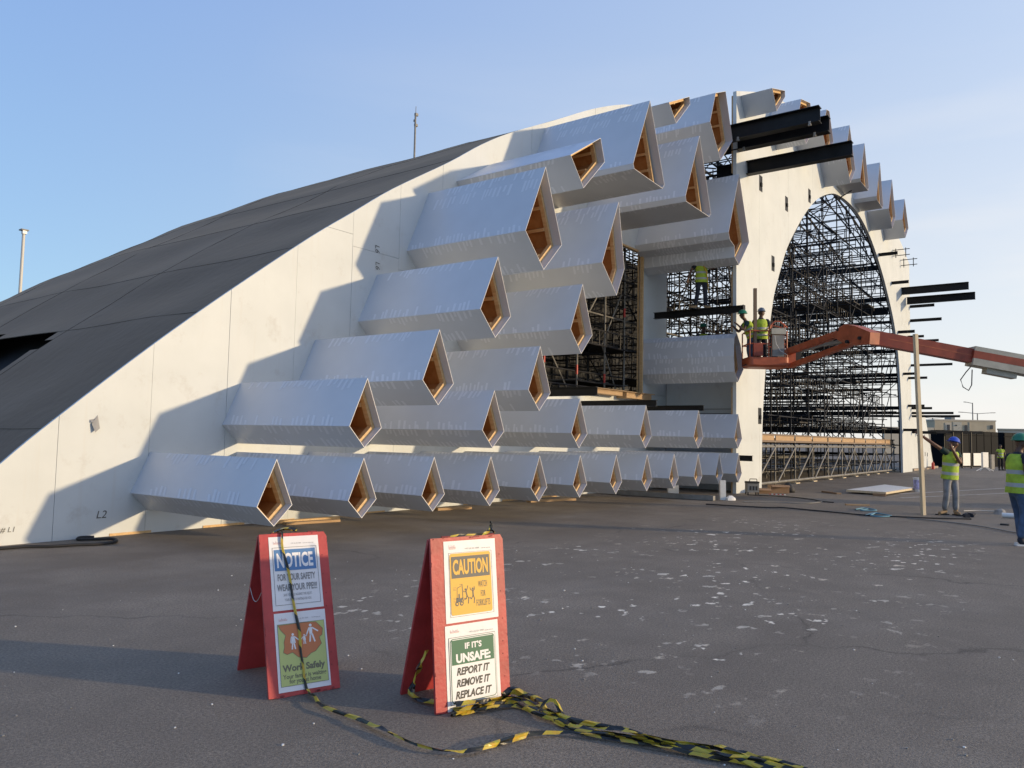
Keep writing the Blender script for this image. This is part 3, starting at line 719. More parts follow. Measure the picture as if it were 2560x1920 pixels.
# rafters following the vault, seen as long diagonals under the crown
for y in (10.3, 12.4, 14.5, 16.6):
    pts = [(x, y, ztop(x)+.25) for x in (27.5, 30.5, 33.5, 37, 41, 45, 49, 52.5)]
    for a, b in zip(pts, pts[1:]):
        B.add('rafter', a, b, .06); B.add('rafter', (a[0], a[1], a[2]-.9), (b[0], b[1], b[2]-.9), .04)
        B.add('cross_brace', a, (b[0], b[1], b[2]-.9), .03)
# lattice beams at deck levels
for x in XF[1:]:
    for z in (2.2, 3.3, 5.1, 6.9, 8.8, 10.6, 12.4):
        if z < ztop(x)-.8 and rnd.random() < .70: B.add('lattice_beam', (x+.5, YR[0], z), (x+.5, rnd.choice((15.6, 17.7)), z), .028, w=.5, kind='lat')
for z, xa, xb in ((4.05, 33, 52), (6.3, 31, 50), (8.2, 34, 49), (9.0, 36, 47)):
    for y in (10.4, 13.2): B.add('lattice_beam', (xa, y, z), (xb, y, z), .028, w=.45, kind='lat')
for k in range(230):      # loose tubes, short braces and ladder rails at odd angles
    x = rnd.choice(XF); y = rnd.choice(YR)+rnd.uniform(-.5, .5); z = rnd.uniform(1.9, max(2.2, ztop(x)-1.2)); a = rnd.choice((0, 1, 2))
    q = (x+rnd.uniform(-1.2, 1.2), y, z+rnd.uniform(.6, 1.6)) if a == 0 else (x, y+rnd.uniform(-1.6, 1.6), z+rnd.uniform(.5, 1.7)) if a == 1 else (x, y, z+rnd.uniform(.8, 2.4))
    B.add('short_tube', (x, y, z), q, rnd.choice((.02, .024, .03)))
for k in range(26):
    x = rnd.choice(XF[:-1])+rnd.uniform(.2, 1.8); y = rnd.choice((9.6, 10.6, 11.9, 13, 14.4)); z = .55+.98*rnd.choice((2, 3, 4, 5, 6, 7, 8))
    if z < ztop(x)-.8: B.add('plank', (x, y, z+.05), (x+rnd.choice((0, 2.3)), y+rnd.choice((1.9, .3)), z+.05), .045, 'deckdark', 'bar', .28)
# decks
for (xa, ya, yb, z) in ((36, 9.6, 12.4, 3.05), (47.2, 9.2, 16.5, 2.45), (45, 10, 15, 4.9), (40, 9.5, 11.2, 6.25), (46.5, 9.3, 15, 7.3), (38, 11.5, 15.5, 8.65), (42, 9.4, 13, 8.7), (44.8, 9.3, 16, 8.95), (33.2, 9.5, 11.5, 2.4)):
    B.add('deck', (xa, ya, z), (xa, yb, z), .06, 'deckdark', 'bar', 1.3)
B.flush(sc)
# big black needle beams across the arch
for x, z, y0, y1, hh in ((47.8, 11.62, 9.0, 17.0, .26), (47.6, 9.75, 9.0, 17.2, .24), (50.2, 5.65, 9.0, 17.2, .20), (50.4, 3.72, 9.0, 17.4, .20), (50.6, 8.0, 9, 16.5, .16), (50.0, 5.25, 9, 16.3, .16), (51.5, 2.35, 9.0, 17.5, .24), (50.0, 7.0, 9, 16, .14), (36.5, 3.6, 9.3, 12.9, .14), (44, 3.15, 9.3, 15.4, .2), (47, 4.6, 9.3, 13.5, .16), (47.5, 9.0, 9, 16.8, .3)):
    MB().box((x-.09, y0, z-hh/2), (x+.09, y1, z+hh/2)).build('needle_beam', M['steel'], sc)
# stage platform and its pale support frames along the foot of the arch
st = thing('stage_platform', 'low stage on pale galvanised frames with a plywood edge, across the foot of the arch', 'platform', (38, 9.2, 0))
YS = 9.2; xv = [26.15+k*2.36 for k in range(11)]
for a, b in zip(xv, xv[1:]):
    MB().box((a+.09, YS, 1.63), (b-.09, YS+.03, 1.80)).build('fascia_board', M['plypale'], st)
mb = MB(); mb.box((25.4, YS-.02, 1.803), (49.9, YS+.10, 1.86)); mb.box((25.4, YS-.02, 1.56), (49.9, YS+.10, 1.627)); mb.build('edge_channel', M['brown'], st)
mb = MB(); mb.box((25.4, YS+.12, 1.62), (49.9, 16, 1.72)); mb.build('deck', M['deckdark'], st)
mb = MB(); mb.box((25.4, 13.2, .72), (49.9, 13.3, .95)); mb.build('rear_board', M['greybox'], st)
for z, r in ((.13, .05), (1.44, .035), (1.40, .03)): MB().tube((25.3, YS-.03 if z < 1.42 else YS+.05, z), (50.1, YS-.03 if z < 1.42 else YS+.05, z), r, 8).build('rail', M['galv'], st)
for x in xv:
    MB().tube((x, YS, .03), (x, YS, 1.6), .03, 8).build('post', M['galv'], st)
    mb = MB(); mb.box((x-.25, YS-.12, 0), (x+.25, YS+.12, .035)); mb.build('sole_board', M['timber'], st)
    MB().tube((x, YS+1.9, .03), (x, YS+1.9, 1.5), .03, 8).build('post', M['galv'], st)
for k, (a, b) in enumerate(zip(xv, xv[1:])):
    MB().tube((a+.15, YS-.06, .15), (b-.1, YS-.06, 1.42), .032, 8).build('diagonal', M['galv'], st)
    if k > 4: MB().tube((a+.1, YS+.08, 1.42), (b-.12, YS+.08, .15), .03, 8).build('diagonal', M['galv'], st)
    elif k % 2 == 0: MB().tube((a+.2, YS+1.8, 1.4), (b, YS+1.8, .15), .03, 8).build('diagonal', M['galv'], st)
MB().tube((25.3, YS+1.9, .3), (50, YS+1.9, .3), .035, 8).build('rail', M['galv'], st)

# scaffold seen through the openings of the curved wall
s2 = thing('scaffold', 'scaffold with pale front tubes and red bands, seen through the openings of the curved wall', 'scaffold', (20, 13, 0)); B = Bits(); rnd = random.Random(11)
xs2 = [15.9, 17.6, 19.3, 20.9, 22.15, 24.6, 26.3, 27.9]; ys2 = [11.95, 13.3, 14.7, 15.7]
for x in xs2:
    for y in ys2: B.add('standard', (x, y, .05), (x, y, min(11.2, interp(PROF, x)-.7)), .03, 'galv' if y == 11.95 and x < 24 else 'scaf')
    for k in range(13):
        z = .5+k*.92
        if z < interp(PROF, x)-.8: B.add('transom', (x, 11.8, z), (x, 15.8, z), .025, 'galv' if k % 3 == 0 and x < 24 else 'scaf')
for y in ys2:
    for k in range(13):
        z = .75+k*.92; xe = [x for x in xs2 if interp(PROF, x) > z+.9]
        if len(xe) > 1: B.add('ledger', (xe[0]-.3, y+.05, z), (xe[-1]+.5, y+.05, z), .025, 'galv' if (y == 11.95 and k in (5,)) or (y == 14.7 and k == 3) else 'scaf')
        for a, b in zip(xe, xe[1:]):
            if k % 2 == 0 and rnd.random() < .55 and interp(PROF, a) > z+2.3:
                p, q = (a, b) if rnd.random() < .5 else (b, a)
                B.add('cross_brace', (p, y+.1, z), (q, y+.1, z+1.84), .026, 'galv' if y == 11.95 and a < 21 else 'scaf')
    for k in range(5):
        if rnd.random() < .6: B.add('lattice_beam', (min(xx for xx in xs2 if interp(PROF, xx) > 3.6+k*1.75), y-.2, 2.6+k*1.75), (28, y-.2, 2.6+k*1.75), .026, w=.45, kind='lat')
B.add('deck', (16, 13.5, 4.55), (24, 13.5, 4.55), .07, 'deckdark', 'bar', 2.2)
B.add('deck', (19.5, 12.7, 3.25), (22.3, 12.7, 3.25), .05, 'deckdark', 'bar', 1.4)
B.add('deck', (23.5, 12.9, 3.55), (29, 12.9, 3.55), .05, 'deckdark', 'bar', 1.9)
B.add('deck', (16.5, 12.8, 8.6), (28, 12.8, 8.6), .07, 'deckdark', 'bar', 1.6)
B.flush(s2)
for p in ((17.6, 3.75), (19.3, 3.55), (20.9, 3.4), (22.15, 5.6)):
    MB().tube((p[0], 11.95, p[1]-.14), (p[0], 11.95, p[1]+.14), .034, 8).build('red_band', M['redw'], s2)
mb = MB(); mb.box((25.2, 12.6, 9.15), (28.5, 12.7, 10.15)); mb.build('dark_sheet', M['deckdark'], s2)
# upper scaffold head left of the arch wall
s3 = thing('scaffold', 'small dark scaffold head poking up between the top tubes and the arch wall', 'scaffold', (25, 11, 11)); B = Bits()
for x in (23.9, 25.2, 26.6):
    for y in (10.6, 11.9): B.add('standard', (x, y, 8.8), (x, y, 12.6), .035)
    for z in (10.6, 11.3, 12.0, 12.4): B.add('transom', (x, 10.4, z), (x, 12.1, z), .03)
for z in (10.7, 11.4, 12.1, 12.5):
    for y in (10.6, 11.9): B.add('ledger', (23.5, y, z), (27, y, z), .03)
    B.add('cross_brace', (23.9, 10.7, z-.7), (26.6, 10.7, z), .028)
B.flush(s3)
# ------------------------------------------------------------------ far end of the right wing, pavilion, houses, lamps, masts
rw = thing('end_wall', 'far white wall with a slanting end and small slots, right of the arch wall', 'wall', (57.5, 9.0, 0))
MB().prism([(52.6, 0), (62.6, 0), (59.3, 3.55), (57.4, 3.95), (52.6, 3.95)], 9.0, 9.12).build('wall_panel', M['wall'], rw)
for x, z in ((56.8, 2.15), (56.8, .98), (59.0, .98), (59.9, .95), (58.9, 2.15)):
    MB().box((x-.06, 8.985, z-.13), (x+.06, 8.998, z+.13)).build('beam_slot', M['steel'], rw)
mb = MB(); mb.box((53, 8.7, 0), (55.5, 8.96, .12)); mb.box((56, 8.65, 0), (58.6, 8.96, .09)); mb.box((59.4, 8.7, 0), (62.4, 8.96, .14)); mb.build('rubble_foot', M['concrete'], rw)
mb = MB(); mb.tube((58.4, 8.45, 0), (58.4, 8.45, .42), .09, 10); mb.tube((58.4, 8.45, .42), (58.4, 8.45, .5), .04, 8)
solo(mb, 'fire_extinguisher', M['redw'], (58.4, 8.45, 0), 'small red extinguisher on the ground against the far white wall', 'extinguisher')
def box_along(name, a, b, h, t, parent, m, z0=0, off=0):
    a, b = Vector((*a, 0)), Vector((*b, 0)); d = b-a; n = Vector((-d.y, d.x, 0)).normalized()
    if n.x < 0: n = -n
    return MB().obox(a+n*off+Vector((0, 0, z0)), d, n*t, Vector((0, 0, h))).build(name, m, parent)
def pav(a, b, h, label, panes):
    r = thing('pavilion', label, 'pavilion', (a[0], a[1], 0), 'black glazed pavilions in the distance')
    box_along('body', a, b, h, 1.0, r, M['glass'], 0, .12)
    A, Bv = Vector(a), Vector(b)
    for k in range(panes):
        p = A+(Bv-A)*(k/panes+.006); q = A+(Bv-A)*((k+1)/panes-.006)
        box_along('pane', p, q, h*.50, .04, r, M['glass'], h*.37, .04); box_along('pane', p, q, h*.1, .04, r, M['glass'], h*.885, .04)
    return r
pv = pav((65.6, 8.62), (73.0, 5.88), 2.73, 'long black glazed pavilion behind the man in the blue helmet', 7)
for k, (u, v) in enumerate(((.30, .47), (.50, .66))):
    A, Bv = Vector((65.6, 8.62)), Vector((73.0, 5.88)); box_along('white_panel', A+(Bv-A)*u, A+(Bv-A)*v, .95, .03, pv, M['whitep'], .1, -.0)
pv2 = pav((74.1, 5.54), (77.7, 4.14), 2.73, 'second black pavilion behind the man in the green helmet', 3)
box_along('white_panel', (74.4, 5.42), (76.2, 4.72), 1.0, .03, pv2, M['whitep'], .05, -.03)
fr = thing('frame_shed', 'dark open frame shed between the far white wall and the pavilion', 'shed', (57, 10.5, 0))
for k in range(4): box_along('frame_post', (63.6+k*.05, 8.45-k*.55), (63.68+k*.05, 8.42-k*.55), 2.55, .08, fr, M['steel'])
box_along('roof_beam', (62.8, 9.2), (65.0, 6.2), .2, .4, fr, M['steel'], 2.45)
# folding barrier in front of the pavilion
br = thing('folding_barrier', 'white folded barrier standing on splayed feet before the black pavilion', 'barrier', (58.3, 5.5, 0))
MB().obox((58.0, 5.55, .25), Vector((.36, -.26, 0)), Vector((.1, .12, 0)), Vector((0, 0, .95))).build('panel', M['whitep'], br)
MB().obox((58.7, 5.15, .12), Vector((.2, -.15, 0)), Vector((.1, .12, 0)), Vector((0, 0, .95))).build('panel', M['greybox'], br)
mb = MB()
for dx, dy in ((.5, -.45), (-.45, .4), (.15, -.3), (-.1, .25)): mb.tube((58.2, 5.5, .3), (58.2+dx, 5.5+dy, .02), .022)
mb.build('foot', M['whitep'], br)
# beige houses
hs = thing('house', 'flat roofed beige house beyond the black pavilion', 'house', (146, 20, 0))
box_along('wall', (146.3, 20.8), (152.5, 12.7), 5.75, 12, hs, M['beige'])
box_along('roof_parapet', (146.25, 20.87), (152.55, 12.63), .22, 12.2, hs, M['beige2'], 5.752, -.06)
A, Bv = Vector((146.3, 20.8)), Vector((152.5, 12.7))
for u0, u1, z0, z1, m in ((.17, .27, 4.1, 5.4, 'beige2'), (.30, .44, 3.9, 5.6, 'cream'), (.20, .24, 4.2, 5.1, 'win'), (.49, .53, 3.8, 5.1, 'win'), (.335, .36, 4.9, 5.1, 'win'), (.91, .95, 4.5, 5.15, 'win'), (.565, .575, 3.5, 5.6, 'beige2')):
    box_along('window' if m == 'win' else 'wall_feature', A+(Bv-A)*u0, A+(Bv-A)*u1, z1-z0, .06, hs, M[m], z0, -.065 if m != 'win' else -.13)
box_along('rooftop_unit', A+(Bv-A)*.33, A+(Bv-A)*.39, .5, 2, hs, M['greybox'], 5.98, 1)
yd = thing('boundary_wall', 'long beige yard wall beyond the pavilions', 'wall', (150, 5, 0))
box_along('wall', (151.5, 12.2), (168, -28), 4.35, .5, yd, M['beige2']); box_along('coping', (151.45, 12.25), (168, -28.05), .25, .7, yd, M['beige'], 4.352, -.1)
box_along('wall', (141, 27.5), (146.0, 20.9), 4.55, .5, yd, M['beige2'])
mb = MB()
for k in range(3): box_along('recess', (152.3+k*.9, 9.8-k*2.2), (152.6+k*.9, 9.1-k*2.2), 2.4, .05, yd, M['beige'], 1.2, -.06)
def lamp(x, y, h, arms, label):
    r = thing('street_lamp', label, 'street lamp', (x, y, 0), 'street lamps beyond the houses')
    MB().tube((x, y, 0), (x, y, h), .13, 8, r2=.09).build('pole', M['greybox'], r)
    for s in arms:
        MB().tube((x, y, h-.1), (x+s*1.6, y-s*2.1, h+.12), .06, 6).build('arm', M['greybox'], r)
        MB().obox((x+s*1.6, y-s*2.1, h+.06), Vector((s*.55, -s*.7, .03)), Vector((.2, .16, 0)), Vector((0, 0, .12))).build('lamp_head', M['greybox'], r)
lamp(172.9, 18.1, 9.9, (-.45,), 'tall single arm street lamp above the beige house')
lamp(173.6, 17.4, 7.95, (-1, 1), 'two arm street lamp just right of the tall single arm one')
lamp(168.5, 24.3, 6.9, (-1, 1), 'two arm street lamp left of the beige house, the smallest')
def mast(x, y, h, r0, label, cams):
    r = thing('camera_mast', label, 'mast', (x, y, 0))
    MB().tube((x, y, 0), (x, y, h), r0, 10, r2=r0*.8).build('pole', M['pole'] if not cams else M['greybox'], r)
    if cams:
        for dz, dx in ((-.05, .10), (-.5, -.12), (-.75, .08)): MB().box((x+dx*.3-.07, y-.07, h+dz), (x+dx*1.3+.06, y+.07, h+dz+.16)).build('camera_head', M['greybox'], r)
        MB().tube((x, y, h-1.4), (x+.02, y, h+.55), .02, 6).build('aerial', M['greybox'], r)
    else:
        MB().box((x-.26, y-.26, h-.02), (x+.26, y+.26, h+.07)).build('cap', M['greybox'], r); MB().box((x-.14, y-.2, h-.28), (x+.15, y+.1, h-.03)).build('camera_head', M['whitep'], r)
mast(25.14, 65.4, 16.6, .14, 'pale pole with a square cap rising behind the black roof at the far left', False)
mast(35.35, 34.25, 22.0, .075, 'thin camera mast standing up behind the black roof near its crest', True)

# ------------------------------------------------------------------ boom lift
lf = thing('boom_lift', 'orange boom lift reaching in from the right with its basket beside the arch', 'boom lift', (26.2, -2.7, 0))
RX, BK = Vector((.595, -.804, 0)), Vector((.804, .595, 0)); O = Vector((22.98, 7.72, 0))
def bk(r, b, z): return O+RX*r+BK*b+Vector((0, 0, z))
# basket tub with rounded corners
def rrect(r0, r1, b0, b1, c, z, n=4):
    pts = []
    for cx, cy, a0 in ((r1-c, b1-c, 0), (r0+c, b1-c, 90), (r0+c, b0+c, 180), (r1-c, b0+c, 270)):
        for k in range(n+1): a = R(a0+90*k/n); pts.append(bk(cx+c*math.cos(a), cy+c*math.sin(a), z))
    return pts
mb = MB(); mb.loft([rrect(-.52, .56, -.36, .38, .10, 3.74), rrect(-.58, .60, -.42, .42, .12, 3.80), rrect(-.58, .60, -.42, .42, .12, 4.03), rrect(-.55, .57, -.39, .39, .12, 4.03), rrect(-.55, .57, -.39, .39, .12, 3.83)])
mb.build('basket_tub', M['orange'], lf)
corners = [(-.55, -.38), (.0, -.38), (.53, -.38), (.53, .36), (-.55, .36), (0, .36)]
for r, b in corners: MB().tube(bk(r, b, 4.0), bk(r, b, 4.80), .021, 8).build('basket_post', M['orange'], lf)
for z in (4.42, 4.80):
    mb = MB(); pts = rrect(-.55, .53, -.38, .36, .1, z); mb.path(pts+[pts[0]], .021, 6); mb.build('basket_rail', M['orange'], lf)
mb = MB(); mb.path([bk(.02, -.38, 4.8), bk(.06, -.38, 4.97), bk(.18, -.38, 5.08), bk(.32, -.37, 5.08), bk(.46, -.34, 5.0), bk(.58, -.25, 4.93)], .022, 6); mb.build('guard_hoop', M['orange'], lf)
mb = MB(); mb.path([bk(.18, .36, 4.8), bk(.22, .36, 4.97), bk(.34, .36, 5.08), bk(.62, .3, 5.0)], .022, 6); mb.build('guard_hoop', M['orange'], lf)
for r in (.10, .46): MB().tube(bk(r, -.36, 4.05), bk(r, -.34, 5.0), .018, 6).build('basket_post', M['orange'], lf)
MB().obox(bk(.06, -.47, 4.70), RX*.42, BK*.28, Vector((0, 0, .17))).build('control_box', M['cream'], lf)
MB().obox(bk(.09, -.44, 4.05), RX*.34, BK*.06, Vector((0, 0, .62))).build('control_backing', M['greybox'], lf)
MB().obox(bk(-.46, -.46, 4.06), RX*.27, BK*.10, Vector((0, 0, .36))).build('tool_box', M['orange2'], lf)
mb = MB(); mb.path([bk(.14, -.48, 4.66), bk(.17, -.52, 4.4), bk(.28, -.55, 4.2), bk(.48, -.5, 4.1)], .012, 5); mb.build('hose', M['pole'], lf)
MB().obox(bk(.52, -.3, 3.78), RX*.30, BK*.5, Vector((0, 0, .42))).build('basket_mount', M['orange'], lf)
MB().obox(bk(.80, -.22, 3.98), RX*.20, BK*.36, Vector((0, 0, .28))).build('rotator', M['rubber'], lf)
J1, E1 = Vector((23.12, 7.10, 4.20)), Vector((21.50, 5.05, 4.50)); J2, E2 = Vector((23.25, 7.05, 3.80)), Vector((21.58, 4.92, 4.19))
MB().bar(J1, E1, .15, .17).build('jib_arm', M['orange'], lf); MB().bar(J2, E2, .15, .13).build('jib_arm', M['orange'], lf)
mb = MB(); mb.tube(J1*.72+E1*.28-Vector((0, 0, .13)), J1*.35+E1*.65-Vector((0, 0, .16)), .035, 8); mb.tube(J1*.35+E1*.65-Vector((0, 0, .16)), E2+Vector((0, 0, .1)), .055, 8); mb.build('jib_cylinder', M['greybox'], lf)
V0, V1 = Vector((21.55, 4.50, 4.30)), Vector((23.03, 2.31, 3.83)); V2 = Vector((24.75, -.32, 3.28))
dv = (V1-V0).normalized(); sx = Vector((.595, -.804, 0))*.0+dv.cross(Vector((0, 0, 1))).normalized()
# elbow knuckle: plate outline swept sideways
kn = [Vector((21.78, 5.42, 4.42)), Vector((21.66, 5.2, 4.60)), Vector((21.50, 5.0, 4.66)), Vector((21.33, 4.72, 4.58)), Vector((21.12, 4.30, 4.36)), Vector((21.1, 4.32, 4.06)), Vector((21.36, 4.62, 4.10)), Vector((21.62, 4.98, 4.12))]
sdw = (J1-E1).cross(Vector((0, 0, 1))).normalized()*.145
mb = MB(); mb.loft([[p-sdw for p in kn], [p+sdw for p in kn]]); mb.build('knuckle', M['orange'], lf)
for p in (kn[1], Vector((21.5, 4.95, 4.25)), Vector((21.3, 4.6, 4.3))): MB().tube(p-sdw*1.2-Vector((0, 0, .05)), p+sdw*1.2-Vector((0, 0, .05)), .045, 10).build('pin', M['rubber'], lf)
MB().bar(V0-(V1-V0).normalized()*.16, V1, .26, .35).build('boom_section', M['orange2'], lf)
MB().bar(V0+Vector((0, 0, .02))+dv*.4, V1, .265, .025).build('boom_stripe', M['orange'], lf)
mb = MB(); mb.bar(V1+dv*-.15, V2, .40, .48); mb.build('boom_sleeve', M['cream'], lf)
MB().bar(V1-dv*.16+Vector((0, 0, .03)), V2+Vector((0, 0, .03)), .406, .19).build('sleeve_stripe', M['orange2'], lf)
MB().bar(V1+dv*.2-Vector((0, 0, .31)), V1+dv*.95-Vector((0, 0, .31)), .24, .14).build('sleeve_shoe', M['cream'], lf)
mb = MB(); mb.path([V1-sx*.2+Vector((0, 0, .02))+dv*.1, V1-sx*.22+Vector((0, 0, -.2)), V1-sx*.22+dv*-.15+Vector((0, 0, -.4)), V1-sx*.2+dv*-.3+Vector((0, 0, -.62)), V1-sx*.2+dv*-.24+Vector((0, 0, -.8)), V1-sx*.2+dv*-.1+Vector((0, 0, -.86)), V1-sx*.2+dv*-.02+Vector((0, 0, -.7)), V1-sx*.2+dv*.0+Vector((0, 0, -.3))], .014, 5); mb.build('loose_cable', M['rubber'], lf)
# turret, chassis and wheels just outside the picture
MB().bar(V2-dv*.3, V2+dv*2.6-Vector((0, 0, .25)), .46, .55).build('boom_section', M['orange2'], lf)
T0 = V2+dv*2.8; T0.z = 0
MB().obox((T0.x-.45, T0.y-.9, .8), Vector((.9, 0, 0)), Vector((0, 1.6, 0)), Vector((0, 0, 1.5))).build('turret', M['orange'], lf)
MB().obox((T0.x-.6, T0.y-1.2, .4), Vector((1.2, 0, 0)), Vector((0, 2.4, 0)), Vector((0, 0, .38))).build('chassis', M['greybox'], lf)
for sxx in (-1, 1):
    for sy in (-1, 1): MB().tube((T0.x+sxx*.72-.12, T0.y+sy*.85, .4), (T0.x+sxx*.72+.12, T0.y+sy*.85, .4), .4, 20).build('wheel', M['rubber'], lf)

# ------------------------------------------------------------------ people
def skinned(name, V, E, Rd, m, parent, sub=1, root=0, loc=None):
    o0 = Vector(parent['_o']) if parent is not None else Vector(loc)
    me = bpy.data.meshes.new(name); me.from_pydata([Vector(v)-o0 for v in V], E, [])
    o = bpy.data.objects.new(name, me); COL.objects.link(o)
    o.modifiers.new('skin', 'SKIN').use_smooth_shade = True
    for i, d in enumerate(me.skin_vertices[0].data):
        d.radius = (Rd[i], Rd[i]) if isinstance(Rd[i], (int, float)) else Rd[i]; d.use_root = (i == root)
    s = o.modifiers.new('sub', 'SUBSURF'); s.levels = sub; s.render_levels = sub
    dg = C.evaluated_depsgraph_get(); m2 = bpy.data.meshes.new_from_object(o.evaluated_get(dg)); bpy.data.objects.remove(o)
    m2.name = name; m2.materials.clear(); m2.materials.append(m)
    for p in m2.polygons: p.use_smooth = True
    o = bpy.data.objects.new(name, m2); COL.objects.link(o)
    if parent is not None: o.parent = parent; o['_o'] = tuple(o0)
    return o
def person(label, loc, J, skin, helmet, shirt, pants, boots, vest=True, face=None, group=None, scale=1, hide_legs=False, strap=False):
    """J: joints in metres as (right, toward camera, up) from the point between the feet."""
    loc = Vector(loc); rr = Vector((.595, -.804, 0)); dd = Vector((-.804, -.595, 0)); zz = Vector((0, 0, 1))
    P = {k: loc+(rr*v[0]+dd*v[1]+zz*v[2])*scale for k, v in J.items()}
    root = thing('person', label, 'person', loc, group)
    fc = Vector(face) if face else Vector((0, 1, 0)); front = (rr*fc[0]+dd*fc[1]+zz*fc[2]).normalized()
    side = (P['sr']-P['sl']).normalized()
    neck = (P['sl']+P['sr'])/2+zz*.05; chest = (P['sl']+P['sr'])/2-zz*.10; head = P['head']; pel = P['pelvis']
    hs_ = (P['hipr']-P['hipl']) if 'hipr' in P else side*.2
    hl = P.get('hipl', pel-side*.1-zz*.03); hr = P.get('hipr', pel+side*.1-zz*.03)
    V, E, Rd = [], [], []
    def add(p, r, par=None):
        V.append(p); Rd.append(r)
        if par is not None: E.append((par, len(V)-1))
        return len(V)-1
    p0 = add(pel, .105); c0 = add((pel+chest)/2, .105, p0); c1 = add(chest, .115, c0); nk = add(neck+(head-neck)*.25, .052, c1)
    jw = add(head-zz*.055+front*.012, .062, nk); sk = add(head+zz*.025, .088, jw); add(head+zz*.085, .06, sk)
    add(head-zz*.015+front*.105, .014, sk)
    hside = front.cross(zz).normalized()
    for s in (-1, 1): add(head+hside*s*.095-zz*.01, .016, sk)
    def hand(w, e, par, spread):
        d = (w-e).normalized(); pm = add(w+d*.045, .030, par); a = add(w+d*.085, .030, pm)
        sp = spread-d*spread.dot(d); sp.normalize(); nn = d.cross(sp)
        for k, (o, l) in enumerate(((-.033, .072), (-.011, .08), (.011, .075), (.033, .06))):
            b_ = w+d*.095+sp*o; q = add(b_+d*l*.5+nn*.006, .0095, a); add(b_+d*l*.85+nn*.03, .008, q)
        t = add(w+d*.05-sp*.045, .011, pm); add(w+d*.085-sp*.062+nn*.012, .009, t)
    for s, el, h in (('sl', 'el', 'hl'), ('sr', 'er', 'hr')):
        a = add(P[s], .058, c1); b = add(P[el], .044, a); m_ = add(P[el]*.5+P[h]*.5, .041, b); w = add(P[h], .03, m_)
        hand(P[h], P[el], w, J.get('spread_'+h) and (rr*J['spread_'+h][0]+dd*J['spread_'+h][1]+zz*J['spread_'+h][2]) or side)
    for hp, kn, an in ((hl, 'kl', 'al'), (hr, 'kr', 'ar')):
        a = add(hp, .085, p0); b = add(P[kn], .056, a); add(P[an], .042, b)
    skinned('body', V, E, Rd, skin, root)
    # trousers
    V, E, Rd = [], [], []
    a = add(pel+zz*.06, .135); b = add(pel-zz*.04, .13, a)
    for hp, kn, an in ((hl, 'kl', 'al'), (hr, 'kr', 'ar')):
        h_ = add(hp-zz*.06, .100, b); m_ = add(hp*.45+P[kn]*.55, .088, h_); k_ = add(P[kn], .074, m_); c_ = add(P[kn]*.5+P[an]*.5, .072, k_); add(P[an]+zz*.0, .068, c_)
    skinned('trousers', V, E, Rd, pants, root)
    for an, to in (('al', 'tl'), ('ar', 'tr')):
        V, E, Rd = [], [], []
        t = P[to]-P[an]; t.z = 0; t.normalize()
        base = Vector((P[an].x, P[an].y, loc.z if 'zf' not in J else loc.z))
        zb = min(P[an].z-.06, P[to].z+.05) if J.get('freefoot') else loc.z
        base.z = zb
        a = add(P[an]+zz*.05, .058); b = add(base+zz*.06-t*.02, .056, a); c_ = add(base+zz*.052+t*.09, .05, b); add(base+zz*.042+t*.19, .040, c_)
        skinned('boot', V, E, Rd, boots, root)
        MB().obox(base-t*.085-t.cross(zz)*-.048+zz*.001, t*.33, t.cross(zz)*-.096, zz*.025).build('sole', M['rubber'] if boots is not M['navy'] else M['whitep'], root)
    # torso garments as lofted ellipses
    up = (neck-pel); fr2 = side.cross(up).normalized()
    if fr2.dot(front) < 0 and abs(fr2.dot(front)) > .2: fr2 = -fr2
    sd2 = up.cross(fr2).normalized()
    def ring(t, rx, ry, n=16, off=0):
        c = pel+up*t
        return [c+sd2*rx*math.cos(2*PI*k/n)+fr2*ry*math.sin(2*PI*k/n)*(1+.03*math.sin(5*k+t*9)) for k in range(n)]
    prof = [(-.12, .178, .132), (.05, .168, .128), (.25, .162, .124), (.45, .17, .13), (.65, .185, .135), (.82, .178, .122), (.93, .135, .095), (1.02, .07, .066)]
    mb = MB(); mb.loft([ring(t, rx-.012, ry-.012) for t, rx, ry in prof]); mb.build('shirt', shirt, root, smooth=True)
    for s, el in (('sl', 'el'), ('sr', 'er')):
        V, E, Rd = [], [], []
        a = add(chest*.35+P[s]*.65, .085); b = add(P[s], .082, a); add(P[s]*.42+P[el]*.58, .068, b); skinned('sleeve', V, E, Rd, shirt, root)
    if vest:
        vp = [(-.20, .196, .15), (-.02, .192, .148), (.10, .188, .145), (.28, .182, .14), (.36, .18, .14), (.48, .184, .143), (.70, .193, .147), (.86, .172, .13), (.95, .12, .10)]
        mb = MB(); mb.loft([ring(t, rx+.006, ry+.006, 20) for t, rx, ry in vp], mis=[0, 1, 0, 0, 1, 0, 0, 0], cap=False)
        mb.build('hi_vis_vest', [M['hiviz'], M['refl']], root, smooth=True)
    if strap:
        mb = MB(); mb.path([pel+up*.9+fr2*-.16, pel+up*.4+fr2*-.18-sd2*.12, pel-zz*.2-sd2*.2, pel-zz*.42-sd2*.22], .018, 5); mb.build('safety_lanyard', M['ink yellow'], root)
        mb = MB(); mb.path([pel+up*.95-sd2*.1, pel+up*.5+fr2*.17, pel+up*.1+sd2*.18], .02, 5); mb.build('harness', M['ink yellow'], root)
    for s in (-1, 1): MB().tube(head+front*.078+hside*s*.034+zz*.012, head+front*.092+hside*s*.034+zz*.012, .011, 8).build('eye', M['eye'], root)
